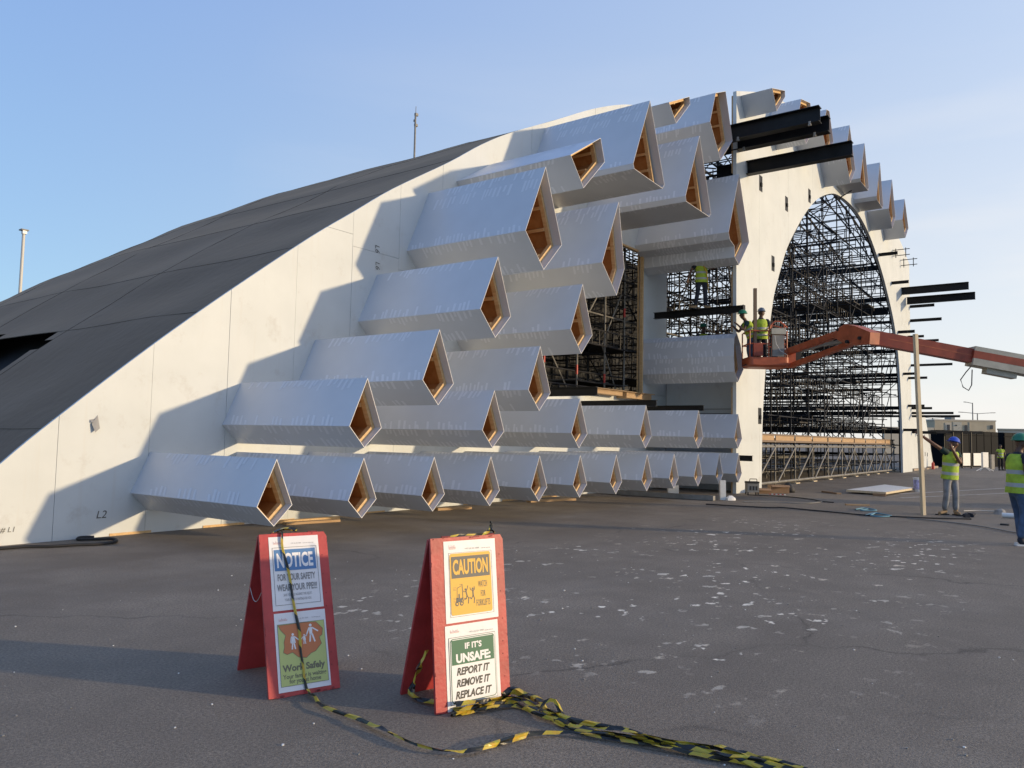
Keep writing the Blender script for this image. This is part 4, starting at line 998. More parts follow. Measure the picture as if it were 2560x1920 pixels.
    if helmet:
        hd = head+zz*.055; f2 = front-zz*front.z*.6; f2.normalize(); u2 = (zz-f2*f2.z).normalized(); s2_ = f2.cross(u2)
        rings = []
        for e in (0, 18, 36, 54, 72, 86):
            c_, s_ = math.cos(R(e)), math.sin(R(e)); rings.append([hd+u2*(s_*.115)+f2*c_*.135*math.cos(2*PI*k/18)+s2_*c_*.112*math.sin(2*PI*k/18) for k in range(18)])
        brim = [hd-u2*.008+f2*(.15*math.cos(2*PI*k/18)+(.05 if math.cos(2*PI*k/18) > .5 else 0))+s2_*.128*math.sin(2*PI*k/18) for k in range(18)]
        brim2 = [hd-u2*.018+f2*(.135*math.cos(2*PI*k/18))+s2_*.112*math.sin(2*PI*k/18) for k in range(18)]
        mb = MB(); mb.loft([brim2, brim]+rings); mb.build('hard_hat', helmet, root, smooth=True)
    else:
        hd = head+zz*.03; rings = []
        for e in (10, 30, 50, 70, 86):
            c_, s_ = math.cos(R(e)), math.sin(R(e)); rings.append([hd+zz*(s_*.10)-front*.012+front*c_*.098*math.cos(2*PI*k/14)+hside*c_*.095*math.sin(2*PI*k/14) for k in range(14)])
        mb = MB(); mb.loft(rings); mb.build('hair', M['black'], root, smooth=True)
    return root
WK = 'workers in hi vis vests'
# man in the blue helmet
person('person in a blue hard hat, lime vest and grey jeans, steadying a tall timber batten', (20.2, 2.65, 0),
 dict(head=(.165, .03, 1.60), sl=(-.07, .10, 1.42), sr=(.27, .0, 1.40), el=(-.33, .16, 1.56), hl=(-.60, .10, 1.77), er=(.19, .22, 1.17), hr=(.0, .26, 1.47), pelvis=(.075, .0, .92), hipl=(-.015, .04, .88), hipr=(.165, -.02, .88), kl=(-.045, .08, .50), al=(-.055, .0, .10), kr=(.165, .06, .50), ar=(.175, .03, .10), tl=(-.30, .10, .05), tr=(.14, .30, .05), spread_hl=(0, .2, 1), spread_hr=(1, .3, 0)),
 M['skin'], M['hblue'], M['dkgreen'], M['greyjean'], M['tan'], face=(-.75, .35, .45), group=WK)
# man in the green helmet at the right edge
person('person in a green hard hat, navy shirt and blue jeans at the right edge', (14.95, .98, 0),
 dict(head=(.085, .0, 1.62), sl=(.05, .20, 1.42), sr=(.03, -.20, 1.42), el=(-.02, .27, 1.16), hl=(.27, .22, 1.12), er=(.0, -.25, 1.18), hr=(.27, -.15, 1.18), pelvis=(.02, 0, .93), hipl=(.02, .10, .89), hipr=(.02, -.10, .89), kl=(.06, .10, .50), al=(-.01, .10, .10), kr=(.10, -.12, .50), ar=(.14, -.12, .10), tl=(.25, .12, .05), tr=(.4, -.12, .05), spread_hl=(0, 0, 1), spread_hr=(0, 0, 1)),
 M['skin2'], M['hgreen'], M['navy'], M['jeans'], M['navy'], face=(1, -.25, -.05), group=WK)
# two men in the basket
bf = bk(-.40, -.02, 3.80)
person('person in a green hard hat leaning over the left rail of the lift basket', bf,
 dict(head=(-.26, .02, 1.50), sl=(-.17, .19, 1.27), sr=(-.14, -.19, 1.27), el=(-.30, .26, 1.02), hl=(-.44, .22, 1.16), er=(-.30, -.24, 1.03), hr=(-.46, -.12, 1.14), pelvis=(0, 0, .92), hipl=(0, .1, .88), hipr=(0, -.1, .88), kl=(-.06, .1, .48), al=(.02, .1, .1), kr=(-.05, -.1, .48), ar=(.03, -.1, .1), tl=(-.2, .1, .05), tr=(-.2, -.1, .05)),
 M['skin2'], M['hgreen'], M['dkgreen'], M['jeans'], M['tan'], face=(-1, .1, -.1), group=WK)
bf = bk(-.08, .12, 3.80)
person('person in a grey hard hat standing behind the brown post in the lift basket', bf,
 dict(head=(.02, .02, 1.60), sl=(-.19, .05, 1.38), sr=(.2, .03, 1.38), el=(-.27, .15, 1.12), hl=(-.20, .30, 1.02), er=(.26, .12, 1.10), hr=(.2, .3, 1.0), pelvis=(.02, 0, .92), kl=(-.09, .06, .48), al=(-.1, 0, .1), kr=(.12, .06, .48), ar=(.12, 0, .1), tl=(-.12, .2, .05), tr=(.14, .2, .05)),
 M['skin2'], M['hgrey'], M['navy'], M['navy'], M['tan'], face=(-.1, 1, -.1), group=WK)
# man on the black beam
person('person in a lime vest with a yellow safety lanyard, standing on the black beam', (22.8, 9.62, 5.63),
 dict(head=(-.02, 0, 1.58), sl=(-.2, .02, 1.38), sr=(.19, .02, 1.38), el=(-.36, .05, 1.14), hl=(-.44, .1, .92), er=(.36, .05, 1.25), hr=(.40, .08, 1.46), pelvis=(0, 0, .93), kl=(-.13, .05, .5), al=(-.20, 0, .1), kr=(.10, .05, .5), ar=(.13, .0, .1), tl=(-.32, .05, .05), tr=(.26, .05, .05)),
 M['skin2'], M['hgreen'], M['navy'], M['navy'], M['tan'], face=(.2, -.9, 0), group=WK, strap=True)
# man whose green helmet shows behind the broad tube
person('person in a green hard hat, only his head showing behind the broad tube', (24.7, 10.35, 3.58),
 dict(head=(0, .0, 1.74), sl=(-.2, .02, 1.52), sr=(.19, .02, 1.52), el=(-.26, .1, 1.24), hl=(-.2, .3, 1.2), er=(.3, .2, 1.34), hr=(.36, .3, 1.5), pelvis=(0, 0, .99), kl=(-.1, .05, .5), al=(-.1, 0, .1), kr=(.10, .05, .5), ar=(.1, .0, .1), tl=(-.12, .15, .05), tr=(.12, .15, .05)),
 M['skin2'], M['hgreen'], M['navy'], M['navy'], M['tan'], face=(.5, .8, -.1), group=WK)
# platform this man stands on
B = Bits()
mb = MB(); mb.box((24.4, 9.7, 3.52), (25.9, 10.9, 3.58)); mb.build('deck', M['deckdark'], s2)
for x in (24.5, 25.75):
    for y in (9.8, 10.8): MB().tube((x, y, 0), (x, y, 3.5), .03, 6).build('standard', M['scaf'], s2)
# distant worker by the pavilion
person('distant person in a hi vis vest and black trousers between the two pavilions', (61.7, 4.9, 0),
 dict(head=(0, .0, 1.60), sl=(-.2, .02, 1.38), sr=(.19, .02, 1.38), el=(-.27, .05, 1.1), hl=(-.2, .15, .95), er=(.27, .05, 1.1), hr=(.22, .15, .9), pelvis=(0, 0, .93), kl=(-.1, .05, .5), al=(-.1, 0, .1), kr=(.10, .05, .5), ar=(.1, .0, .1), tl=(-.12, .15, .05), tr=(.12, .15, .05)),
 M['skin2'], None, M['hiviz'], M['black'], M['rubber'], face=(-.3, 1, 0), group=WK)
# things the workers hold
mb = MB(); mb.obox((19.64, 3.05, 0), Vector((.06, -.05, 0)), Vector((.05, .06, 0)), Vector((-.24, .07, 4.05))); solo(mb, 'timber_batten', M['timber'], (19.67, 3.04, 0), 'tall pale timber batten held upright by the man in the blue hard hat', 'timber')
mb = MB(); pb_ = bk(-.40, -.30, 4.03); mb.obox(pb_, RX*.085, BK*.085, Vector((-.09, -.03, 2.02))); solo(mb, 'steel_post', M['brown'], tuple(pb_), 'brown steel post standing up out of the lift basket', 'post')

# ------------------------------------------------------------------ A frame signs
class Sheet:
    def __init__(s, o, ex, ey): s.o, s.ex, s.ey = Vector(o), Vector(ex).normalized(), Vector(ey).normalized(); s.n = s.ex.cross(s.ey)
    def P(s, u, v, k=0): return s.o+s.ex*u+s.ey*v+s.n*k
class Art:
    def __init__(s, sh): s.sh = sh; s.mb = MB(); s.mats = []
    def mi(s, m):
        if m not in s.mats: s.mats.append(m)
        return s.mats.index(m)
    def poly(s, pts, m, k): s.mb.face([s.sh.P(u, v, k) for u, v in pts], s.mi(m))
    def rect(s, u0, v0, u1, v1, m, k, rad=0):
        if not rad: return s.poly([(u0, v0), (u1, v0), (u1, v1), (u0, v1)], m, k)
        pts = []
        for cx, cy, a0 in ((u1-rad, v1-rad, 0), (u0+rad, v1-rad, 90), (u0+rad, v0+rad, 180), (u1-rad, v0+rad, 270)):
            for j in range(5): a = R(a0+22.5*j); pts.append((cx+rad*math.cos(a), cy+rad*math.sin(a)))
        s.poly(pts, m, k)
    def frame(s, u0, v0, u1, v1, w, m, k):
        s.rect(u0, v0, u1, v0+w, m, k); s.rect(u0, v1-w, u1, v1, m, k); s.rect(u0, v0+w, u0+w, v1-w, m, k); s.rect(u1-w, v0+w, u1, v1-w, m, k)
    def line(s, pts, w, m, k):
        for (a, b), (c, d) in zip(pts, pts[1:]):
            t = Vector((c-a, d-b)); n = Vector((-t.y, t.x)).normalized()*w/2; t = t.normalized()*w*.3
            s.poly([(a-n.x-t.x, b-n.y-t.y), (c-n.x+t.x, d-n.y+t.y), (c+n.x+t.x, d+n.y+t.y), (a+n.x-t.x, b+n.y-t.y)], m, k)
    def disc(s, u, v, r, m, k, r2=None): s.poly([(u+r*math.cos(2*PI*j/14), v+(r2 or r)*math.sin(2*PI*j/14)) for j in range(14)], m, k)
    def text(s, txt, u0, v0, u1, cap, m, k, bold=.012, shear=0):
        def mk(t):
            cu = bpy.data.curves.new('t', 'FONT'); cu.body = t; cu.size = 1; cu.offset = bold*1.55; cu.shear = shear; cu.resolution_u = 3; cu.fill_mode = 'FRONT'
            o = bpy.data.objects.new('t', cu); COL.objects.link(o); me = bpy.data.meshes.new_from_object(o.evaluated_get(C.evaluated_depsgraph_get())); bpy.data.objects.remove(o); return me
        H = mk('H'); hv = max(v.co.y for v in H.vertices); me = mk(txt)
        x0 = min(v.co.x for v in me.vertices); x1 = max(v.co.x for v in me.vertices)
        sx_, sy_ = (u1-u0)/(x1-x0), cap/hv
        for p in me.polygons: s.poly([(u0+(me.vertices[i].co.x-x0)*sx_, v0+me.vertices[i].co.y*sy_) for i in p.vertices], m, k)
    def build(s, parent, name='printing'): return s.mb.build(name, [M[m] for m in s.mats], parent, fix=False)
def aframe(label, sh, w, h, rear_o, rear_top, wr):
    r = thing('a_frame_sign', label, 'safety sign', tuple(sh.o), 'red A frame safety signs')
    t = .018
    # front board with one clipped top corner and a chipped lower edge
    out_ = [(0, .006), (.08, 0), (w*.4, .004), (w*.7, -.0), (w, .004), (w, h-.03), (w-.018, h), (.0, h)]
    mb = MB(); mb.loft([[sh.P(u, v, -t) for u, v in out_], [sh.P(u, v, 0) for u, v in out_]]); mb.build('front_board', M['red'], r)
    mb = MB(); rnd = random.Random(int(w*1000))
    for k in range(26):
        e = rnd.choice('bbtlr'); a, b = rnd.uniform(.004, .03), rnd.uniform(.003, .012)
        if e == 'b': u = rnd.uniform(0.01, w-.03); q = (u, .002, u+a, .002+b*1.5)
        elif e == 't': u = rnd.uniform(0.01, w-.05); q = (u, h-b-.002, u+a, h-.002)
        elif e == 'l': v = rnd.uniform(.02, h-.06); q = (.001, v, .001+b*.6, v+a)
        else: v = rnd.uniform(.02, h-.06); q = (w-b*.6-.001, v, w-.001, v+a)
        mb.face([sh.P(q[0], q[1], .0012), sh.P(q[2], q[1]+b*.3, .0012), sh.P(q[2]-.002, q[3], .0012), sh.P(q[0]+.003, q[3]-b*.2, .0012)])
    for k in range(7): 
        u = w-.03-rnd.uniform(0, .02); v = .12+k*.12+rnd.uniform(-.03, .03); mb.face([sh.P(u+.004*math.cos(a), v+.004*math.sin(a), .0013) for a in (0, 1.05, 2.1, 3.14, 4.2, 5.24)])
    mb.build('paint_chips', M['reddark'], r, fix=False)
    a = Vector(rear_o); top = sh.P(0, h-.01, -t-.002); ex2 = sh.ex; ey2 = (top-a); ey2 -= ex2*ey2.dot(ex2); hh = ey2.length; ey2.normalize(); n2 = ex2.cross(ey2)
    mb = MB(); q = [(0, 0), (wr, 0), (wr, hh), (0, hh)]
    o2 = top-ey2*hh
    mb.loft([[o2+ex2*u+ey2*v-n2*t*1.02 for u, v in q], [o2+ex2*u+ey2*v-n2*.001 for u, v in q]]); mb.build('rear_board', M['red'], r)
    for u in (.08, w-.12):
        MB().tube(sh.P(u, h+.004, -t*.5), sh.P(u+.06, h+.004, -t*.5), .006, 8).build('hinge', M['reddark'], r)
    return r, o2, ex2, ey2
# sign 1
sh1 = Sheet((2.925, 3.87, 0), (.942, -.335, 0), (.115, .323, .939))
r1, ro, rx1, ry1 = aframe('left red A frame sign reading NOTICE, with striped tape hanging down its face', sh1, .436, .972, (3.11, 4.517, 0), None, .43)
mb = MB(); c0 = ro+ry1*.60+Vector((0, 0, .0)); c1 = sh1.P(.0, .62, -.018)
mb.path([c0+(c1-c0)*k/10-Vector((0, 0, .07*math.sin(PI*k/10))) for k in range(11)], .0022, 4); mb.build('cord', M['pole'], r1)
def paper(parent, sh, u0, v0, u1, v1, nm='paper_sheet'):
    mb = MB(); nx, ny = 10, 12; b = 0
    for j in range(ny+1):
        for i in range(nx+1):
            u = u0+(u1-u0)*i/nx; v = v0+(v1-v0)*j/ny; mb.v.append(sh.P(u, v, .0022+.0010*noise.noise(Vector((u*20, v*20, u0*9)))))
    for j in range(ny):
        for i in range(nx):
            a = j*(nx+1)+i; mb.f.append((a, a+1, a+nx+2, a+nx+1)); mb.m.append(0)
    return mb.build(nm, M['paper'], parent, smooth=True)
K1, K2, K3, K4 = .0042, .0050, .0058, .0066
p = paper(r1, sh1, .057, .497, .376, .951)
a = Art(sh1)
a.frame(.075, .528, .360, .883, .0022, 'ink char', K1); a.rect(.085, .737, .349, .869, 'ink blue', K1)
a.text('NOTICE', .100, .760, .331, .086, 'ink white', K2, .022)
a.text('FOR YOUR SAFETY', .098, .677, .338, .040, 'ink grey', K1, .018); a.text('WEAR YOUR PPE!!!', .091, .614, .343, .040, 'ink grey', K1, .018)
a.text('SAVE YOURSELF AGAINST THE INJURY.', .128, .581, .308, .015, 'ink grey', K1, 0); a.text('YOUR FAMILY IS WAITING FOR YOU.', .134, .551, .302, .015, 'ink grey', K1, 0)
a.text('+971 (4) 321 5000', .196, .902, .262, .007, 'ink grey', K1, 0); a.text('www.ats.ae', .272, .902, .343, .006, 'ink grey', K1, 0)
def crest(a, u0, v0, u1, v1):
    w = u1-u0; h = v1-v0
    for k in range(7):
        hh = h*(.35+.5*abs(math.sin(k*1.9+1))); a.line([(u0+w*k/6, v0+h*.2), (u0+w*k/6, v0+hh)], w*.045, 'ink pink', K1)
    a.line([(u0, v0+h*.12), (u1, v0+h*.12)], h*.1, 'ink pink', K1); a.line([(u0, v0+h*.32), (u0+w*.5, v0+h*.5), (u1, v0+h*.3)], h*.05, 'ink pink', K1)
crest(a, .086, .903, .134, .925); a.build(p)
p = paper(r1, sh1, .060, .028, .380, .482)
a = Art(sh1)
crest(a, .089, .434, .137, .455); a.text('+971 (4) 321 5000', .193, .437, .269, .007, 'ink grey', K1, 0); a.text('www.ats.ae', .291, .437, .347, .006, 'ink grey', K1, 0)
a.rect(.077, .060, .366, .415, 'ink lime', K1); a.frame(.0755, .0585, .3675, .4165, .0018, 'ink char', K2)
blob = [(.080, .411), (.137, .411), (.191, .413), (.249, .413), (.315, .409), (.355, .366), (.348, .328), (.329, .317), (.340, .278), (.300, .238), (.270, .229), (.239, .206), (.190, .216), (.157, .247), (.124, .238), (.102, .251), (.110, .283), (.109, .310), (.122, .349), (.096, .379)]
a.poly(blob, 'ink orange', K2)
for q0, q1 in zip(blob, blob[1:]+blob[:1]): a.line([q0, q1], .0022, 'ink olive', K3)
def fig(u, v, h, m, k, skirt=False, arms=((-.18, .42), (.2, .45)), legs=((-.09, 0), (.12, 0))):
    a.disc(u, v+h*.91, h*.085, m, k)
    a.poly([(u-h*.10, v+h*.80), (u+h*.10, v+h*.80), (u+h*(.17 if skirt else .08), v+h*.36), (u-h*(.17 if skirt else .08), v+h*.36)], m, k)
    for x, y in arms: a.line([(u+(h*.09 if x > 0 else -h*.09), v+h*.77), (u+h*x, v+h*y)], h*.075, m, k)
    for x, y in legs: a.line([(u+x*h*.4, v+h*.4), (u+x*h, v+h*y)], h*.09, m, k)
fig(.165, .266, .092, 'ink white', K3, True, ((-.16, .45), (.42, .5))); fig(.235, .288, .056, 'ink white', K3, True, ((-.35, .5), (.4, 1.0))); fig(.278, .296, .106, 'ink white', K3, False, ((-.28, .36), (.42, .55)), ((-.08, .02), (.20, 0)))
a.text('Work Safely', .090, .142, .352, .038, 'ink olive', K2, .026); a.text('Your family is waiting', .090, .101, .356, .024, 'ink olive', K2, .014); a.text('for you at home', .126, .073, .320, .024, 'ink olive', K2, .014)
a.build(p)
# sign 2
sh2 = Sheet((3.356, 2.959, 0), (.96, -.28, -.004), (.055, .132, .99))
r2, ro2, rx2, ry2 = aframe('right red A frame sign reading CAUTION WATCH FOR FORKLIFTS', sh2, .519, .965, (3.56, 3.33, 0), None, .51)
p = paper(r2, sh2, .086, .480, .457, .943)
a = Art(sh2)
a.frame(.117, .511, .426, .875, .0018, 'ink char', K1); a.rect(.123, .520, .416, .870, 'ink yellow', K1, .014); a.rect(.133, .728, .406, .852, 'ink char', K2)
a.text('CAUTION', .142, .752, .393, .082, 'ink yellow', K3, .024)
a.text('WATCH', .318, .665, .382, .036, 'ink char', K2, .0); a.text('FOR', .335, .611, .368, .034, 'ink char', K2, .0); a.text('FORKLIFTS', .301, .558, .400, .036, 'ink char', K2, .0)
a.line([(.168, .672), (.196, .683)], .003, 'ink char', K2); a.line([(.168, .672), (.166, .610)], .003, 'ink char', K2); a.line([(.203, .692), (.207, .582)], .0045, 'ink char', K2); a.line([(.186, .691), (.203, .692)], .002, 'ink char', K2)
a.poly([(.158, .592), (.196, .592), (.207, .618), (.186, .612), (.184, .640), (.176, .638), (.176, .618), (.160, .618)], 'ink char', K2)
for u in (.164, .196): a.disc(u, .583, .0125, 'ink char', K2, .0125); a.disc(u, .583, .006, 'ink yellow', K3)
a.line([(.207, .600), (.232, .606)], .003, 'ink char', K2)
for v in (.676, .668, .661, .617, .609, .600, .592): a.line([(.140, v), (.160, v)], .0014, 'ink char', K2)
a.disc(.226, .660, .0065, 'ink char', K2); a.line([(.228, .650), (.236, .622)], .008, 'ink char', K2); a.line([(.231, .650), (.239, .665), (.243, .680)], .004, 'ink char', K2); a.line([(.226, .650), (.216, .646), (.211, .653)], .004, 'ink char', K2); a.line([(.236, .622), (.247, .608), (.243, .580)], .0055, 'ink char', K2); a.line([(.234, .622), (.228, .606), (.216, .610)], .005, 'ink char', K2)
a.disc(.278, .660, .0065, 'ink char', K2); a.line([(.278, .650), (.279, .618)], .009, 'ink char', K2); a.line([(.275, .649), (.262, .656), (.258, .667)], .004, 'ink char', K2); a.line([(.282, .649), (.291, .657), (.288, .672)], .004, 'ink char', K2); a.line([(.280, .620), (.288, .604), (.284, .578)], .0055, 'ink char', K2); a.line([(.277, .620), (.266, .603), (.254, .612)], .005, 'ink char', K2)
a.text('+971 (4) 321 5000', .233, .890, .336, .0085, 'ink grey', K1, 0); a.text('www.ats.ae', .352, .889, .417, .007, 'ink grey', K1, 0); crest(a, .123, .893, .167, .928); a.build(p)
p = paper(r2, sh2, .076, .004, .448, .467)
a = Art(sh2)
crest(a, .111, .423, .168, .447); a.text('+971 (4) 321 5000', .239, .414, .343, .0085, 'ink grey', K1, 0); a.text('www.ats.ae', .349, .412, .412, .007, 'ink grey', K1, 0)
a.rect(.096, .034, .424, .400, 'ink char', K1); a.rect(.0985, .0365, .4215, .3975, 'ink white', K2); a.rect(.104, .042, .416, .392, 'ink green', K3, .02); a.rect(.108, .046, .412, .388, 'ink white', K4, .018)
K5, K6 = .0074, .0082
a.rect(.112, .248, .408, .384, 'ink green', K5)
a.text('IF IT\'S', .203, .330, .321, .032, 'ink white', K6, .022); a.text('UNSAFE:', .140, .260, .382, .047, 'ink white', K6, .03)
a.text('REPORT IT', .142, .191, .374, .040, 'ink black', K5, .024, .25); a.text('REMOVE IT', .138, .128, .375, .040, 'ink black', K5, .024, .25); a.text('REPLACE IT', .129, .065, .382, .040, 'ink black', K5, .024, .25)
a.build(p)

# ------------------------------------------------------------------ striped caution tape
def ribbon(mb, pts, w, seed, per=.17, twist=0, ridge=.35, dz=0, nrm=None):
    rnd = random.Random(seed); pts = [Vector(p) for p in pts]
    dense = []
    for i in range(len(pts)-1):
        p0, p1, p2, p3 = [pts[max(0, min(len(pts)-1, i+k))] for k in (-1, 0, 1, 2)]
        n = max(2, int((p2-p1).length/.022))
        for k in range(n):
            t = k/n; dense.append(.5*((2*p1)+(p2-p0)*t+(2*p0-5*p1+4*p2-p3)*t*t+(3*p1-p0-3*p2+p3)*t**3))
    dense.append(pts[-1]); b = len(mb.v); s = 0; ss = []; mb.st = getattr(mb, 'st', [])
    ph = rnd.uniform(0, 9)
    for i, p in enumerate(dense):
        if i: s += (p-dense[i-1]).length
        ss.append(s); t = (dense[min(i+1, len(dense)-1)]-dense[max(i-1, 0)]).normalized()
        up = Vector(nrm) if nrm else Vector((0, 0, 1)); sd_ = t.cross(up)
        if sd_.length < 1e-3: sd_ = Vector((1, 0, 0))
        sd_.normalize(); uu = sd_.cross(t)
        a = twist*math.sin(s*5.3+ph)+.5*noise.noise(Vector((s*6, ph, 0)))
        e = sd_*math.cos(a)+uu*math.sin(a); h = sd_*-math.sin(a)+uu*math.cos(a)
        ww = w*(.75+.5*noise.noise(Vector((s*4, ph, 3))))
        for c_, hh in ((-.5, 0), (-.17, ridge*(.9+.9*noise.noise(Vector((s*13, ph, 1))))), (.17, ridge*.4+.9*ridge*noise.noise(Vector((s*11, ph, 7)))), (.5, .3*noise.noise(Vector((s*15, ph, 9))))):
            v = p+e*ww*c_+h*ww*hh
            if not nrm: v.z = max(v.z, .004)
            mb.v.append(v); mb.st.append((s+c_*w*1.1+ph)/per)
    for i in range(len(dense)-1):
        for k in range(3):
            mb.f.append((b+i*4+k, b+i*4+k+1, b+i*4+k+5, b+i*4+k+4)); mb.m.append(0)
    return mb
def stripes(o, mb):
    at = o.data.attributes.new('stripe', 'FLOAT', 'POINT'); at.data.foreach_set('value', mb.st)
mb = MB()
face_pts = [sh1.P(.15, .975, -.06), sh1.P(.145, .985, .0), sh1.P(.140, .955, .016)]+[sh1.P(u, v, .016) for u, v in ((.138, .874), (.162, .749), (.173, .648), (.180, .549), (.193, .443), (.205, .366), (.203, .251), (.211, .169), (.213, .085), (.222, .022))]
ribbon(mb, face_pts, .022, 1, .19, .25, .3, nrm=sh1.n)
gp = [(3.105, 3.73), (3.09, 3.66), (3.05, 3.59), (3.015, 3.47), (3.01, 3.31), (3.01, 3.21), (2.99, 3.10), (2.97, 2.93), (2.95, 2.74), (2.96, 2.63), (2.99, 2.54), (3.06, 2.47), (3.16, 2.44), (3.32, 2.40), (3.44, 2.36), (3.54, 2.26), (3.59, 2.17), (3.65, 1.99), (3.70, 1.77), (3.74, 1.55), (3.775, 1.42), (3.80, 1.28), (3.80, 1.1)]
ribbon(mb, [sh1.P(.222, .022, .016), sh1.P(.228, .0, .04)]+[(x, y, .022) for x, y in gp], .031, 2, .19, 1.2, .45)
ribbon(mb, [sh1.P(.10, .978, -.012), sh1.P(.14, .995, -.01), sh1.P(.19, 1.0, -.012), sh1.P(.24, .982, -.004)], .04, 3, .10, .8, .5, nrm=(0, 0, 1))
o = solo(mb, 'caution_tape', M['tfilm'], (3.1, 3.7, 0), 'single striped tape running down the NOTICE sign and curling across the asphalt', 'caution tape', 'striped caution tapes'); stripes(o, mb)
mb = MB(); base = [(3.42, 2.90), (3.55, 2.83), (3.68, 2.765), (3.76, 2.70), (3.74, 2.58), (3.69, 2.46), (3.67, 2.30), (3.67, 2.19), (3.70, 2.01), (3.745, 1.78), (3.775, 1.55), (3.80, 1.42), (3.825, 1.28), (3.82, 1.1)]
rnd = random.Random(5)
for k in range(5):
    ox, oy = rnd.uniform(-.035, .035), rnd.uniform(-.03, .03); st_ = [0, 0, 1, 2, 0, 3][k]
    ribbon(mb, [(x+ox+rnd.uniform(-.018, .018), y+oy+rnd.uniform(-.018, .018), .012+.007*k+rnd.uniform(-.004, .008)) for x, y in base[st_:]], .036, 20+k, .17, 1.3, .5)
ribbon(mb, [(3.80, 2.84, .03), (3.86, 2.80, .05), (3.87, 2.72, .03), (3.83, 2.62, .04), (3.78, 2.54, .05), (3.70, 2.45, .03), (3.69, 2.36, .045)], .06, 40, .15, 1.2, .4)
ribbon(mb, [(3.69, 2.50, .03), (3.71, 2.47, .09), (3.73, 2.42, .10), (3.71, 2.36, .04)], .06, 41, .16, .8, .4)
ribbon(mb, [(3.40, 2.885, .012), (3.5, 2.85, .02), (3.6, 2.81, .03), (3.72, 2.77, .035), (3.80, 2.75, .03)], .055, 42, .2, .7, .45)
# strand that climbs the left side of the CAUTION sign and the knot on its top
ribbon(mb, [sh2.P(-.012, .34, -.05), sh2.P(-.03, .25, -.12), (3.49, 3.22, .17), (3.50, 3.27, .08), (3.47, 3.26, .03), (3.45, 3.17, .02), (3.47, 3.08, .02), (3.52, 3.0, .02)], .05, 43, .16, .5, .35)
ribbon(mb, [sh2.P(.10, .968, -.012), sh2.P(.22, .975, -.010), sh2.P(.34, .972, -.010), sh2.P(.42, .985, -.008), sh2.P(.44, 1.02, -.006), sh2.P(.435, 1.045, -.006)], .034, 44, .12, .6, .35, nrm=(0, 0, 1))
ribbon(mb, [sh2.P(.41, .985, -.008), sh2.P(.44, .99, .004), sh2.P(.45, .972, .008)], .03, 45, .1, .6, .4, nrm=(0, 0, 1))
o = solo(mb, 'caution_tape', M['tfilm'], (3.6, 2.8, 0), 'tangled bundle of striped tape lying under the CAUTION sign, running lower right', 'caution tape', 'striped caution tapes'); stripes(o, mb)

# ------------------------------------------------------------------ things lying on the ground
def cable(pts, r, label, m='rubber', nm='cable', z=None):
    mb = MB(); P = [Vector((x, y, r+.003+.004*(i % 2))) for i, (x, y) in enumerate(pts)]; D = []
    for i in range(len(P)-1):
        p0, p1, p2, p3 = [P[max(0, min(len(P)-1, i+k))] for k in (-1, 0, 1, 2)]
        for k in range(6):
            t = k/6; D.append(.5*((2*p1)+(p2-p0)*t+(2*p0-5*p1+4*p2-p3)*t*t+(3*p1-p0-3*p2+p3)*t**3))
    D.append(P[-1]); mb.path(D, r, 6); solo(mb, nm, M[m], (pts[0][0], pts[0][1], 0), label, nm.replace('_', ' '), 'cables on the ground', smooth=True)
cable([(3.9, 11.15), (4.14, 11.12), (4.24, 11.08), (4.50, 11.0), (4.74, 10.85), (5.01, 10.74), (5.21, 10.65), (5.41, 10.64), (5.55, 10.81), (5.58, 11.02), (5.45, 11.14), (5.29, 11.22), (5.27, 11.33), (5.37, 11.42), (5.51, 11.36)], .022, 'thick black hose looped on the ground at the left foot of the white wall', nm='hose')
cable([(18.33, 7.6), (18.35, 6.9), (18.60, 6.23), (18.82, 5.9), (18.7, 5.2), (18.50, 4.6), (18.38, 3.92), (18.58, 3.20), (18.89, 2.64), (19.23, 2.08)], .016, 'long black cable trailing across the asphalt in front of the man with the batten')
cable([(22.6, 8.1), (22.72, 7.24), (22.67, 6.68), (22.25, 6.18), (21.76, 5.78), (21.65, 5.46)], .014, 'black cable curving from the site tool box toward the middle of the yard')
cable([(19.88, 7.25), (20.41, 6.50), (20.62, 6.08), (20.93, 5.82), (21.67, 5.76)], .012, 'thin dark cable branching to meet the curved one', 'greybox')
cable([(18.42, 3.17), (18.23, 2.66), (18.06, 2.18), (17.61, 1.69), (17.07, 1.24), (16.78, 1.00), (16.3, .7)], .012, 'thin grey cable running toward the man in the green hard hat', 'greybox')
cable([(21.60, 2.49), (21.94, 2.24), (22.13, 1.86)], .012, 'short pale cord on the ground behind the dark jacket', 'pole')
for pts, l in (([(19.72, 4.49), (20.27, 4.44), (20.23, 4.26), (19.83, 4.06), (19.67, 4.20), (19.60, 4.35), (20.1, 4.3)], 'coil of blue rope, the farther of the two'), ([(18.33, 3.96), (19.00, 3.92), (18.85, 3.68), (18.56, 3.50), (18.28, 3.65), (18.33, 3.86), (19.20, 3.93)], 'coil of blue rope, the nearer of the two, on the black cable')):
    cable(pts, .018, l, 'bluecord', 'rope')
pn = thing('floor_panel', 'large white insulated panel lying flat on the asphalt', 'panel', (27, 5.5, 0))
q = [(26.3, 6.25), (26.04, 5.05), (29.6, 4.86), (31.0, 6.05)]
mb = MB(); mb.loft([[(x, y, .05) for x, y in q], [(x, y, .115) for x, y in q]]); mb.build('core', M['timber'], pn)
mb = MB(); mb.face([(x, y, .117) for x, y in q]); mb.build('top_sheet', M['whitep'], pn)
bkt = thing('paint_bucket', 'white paint bucket with a purple printed label, left of the timber batten', 'bucket', (29.5, 4.74, 0))
mb = MB(); n = 18
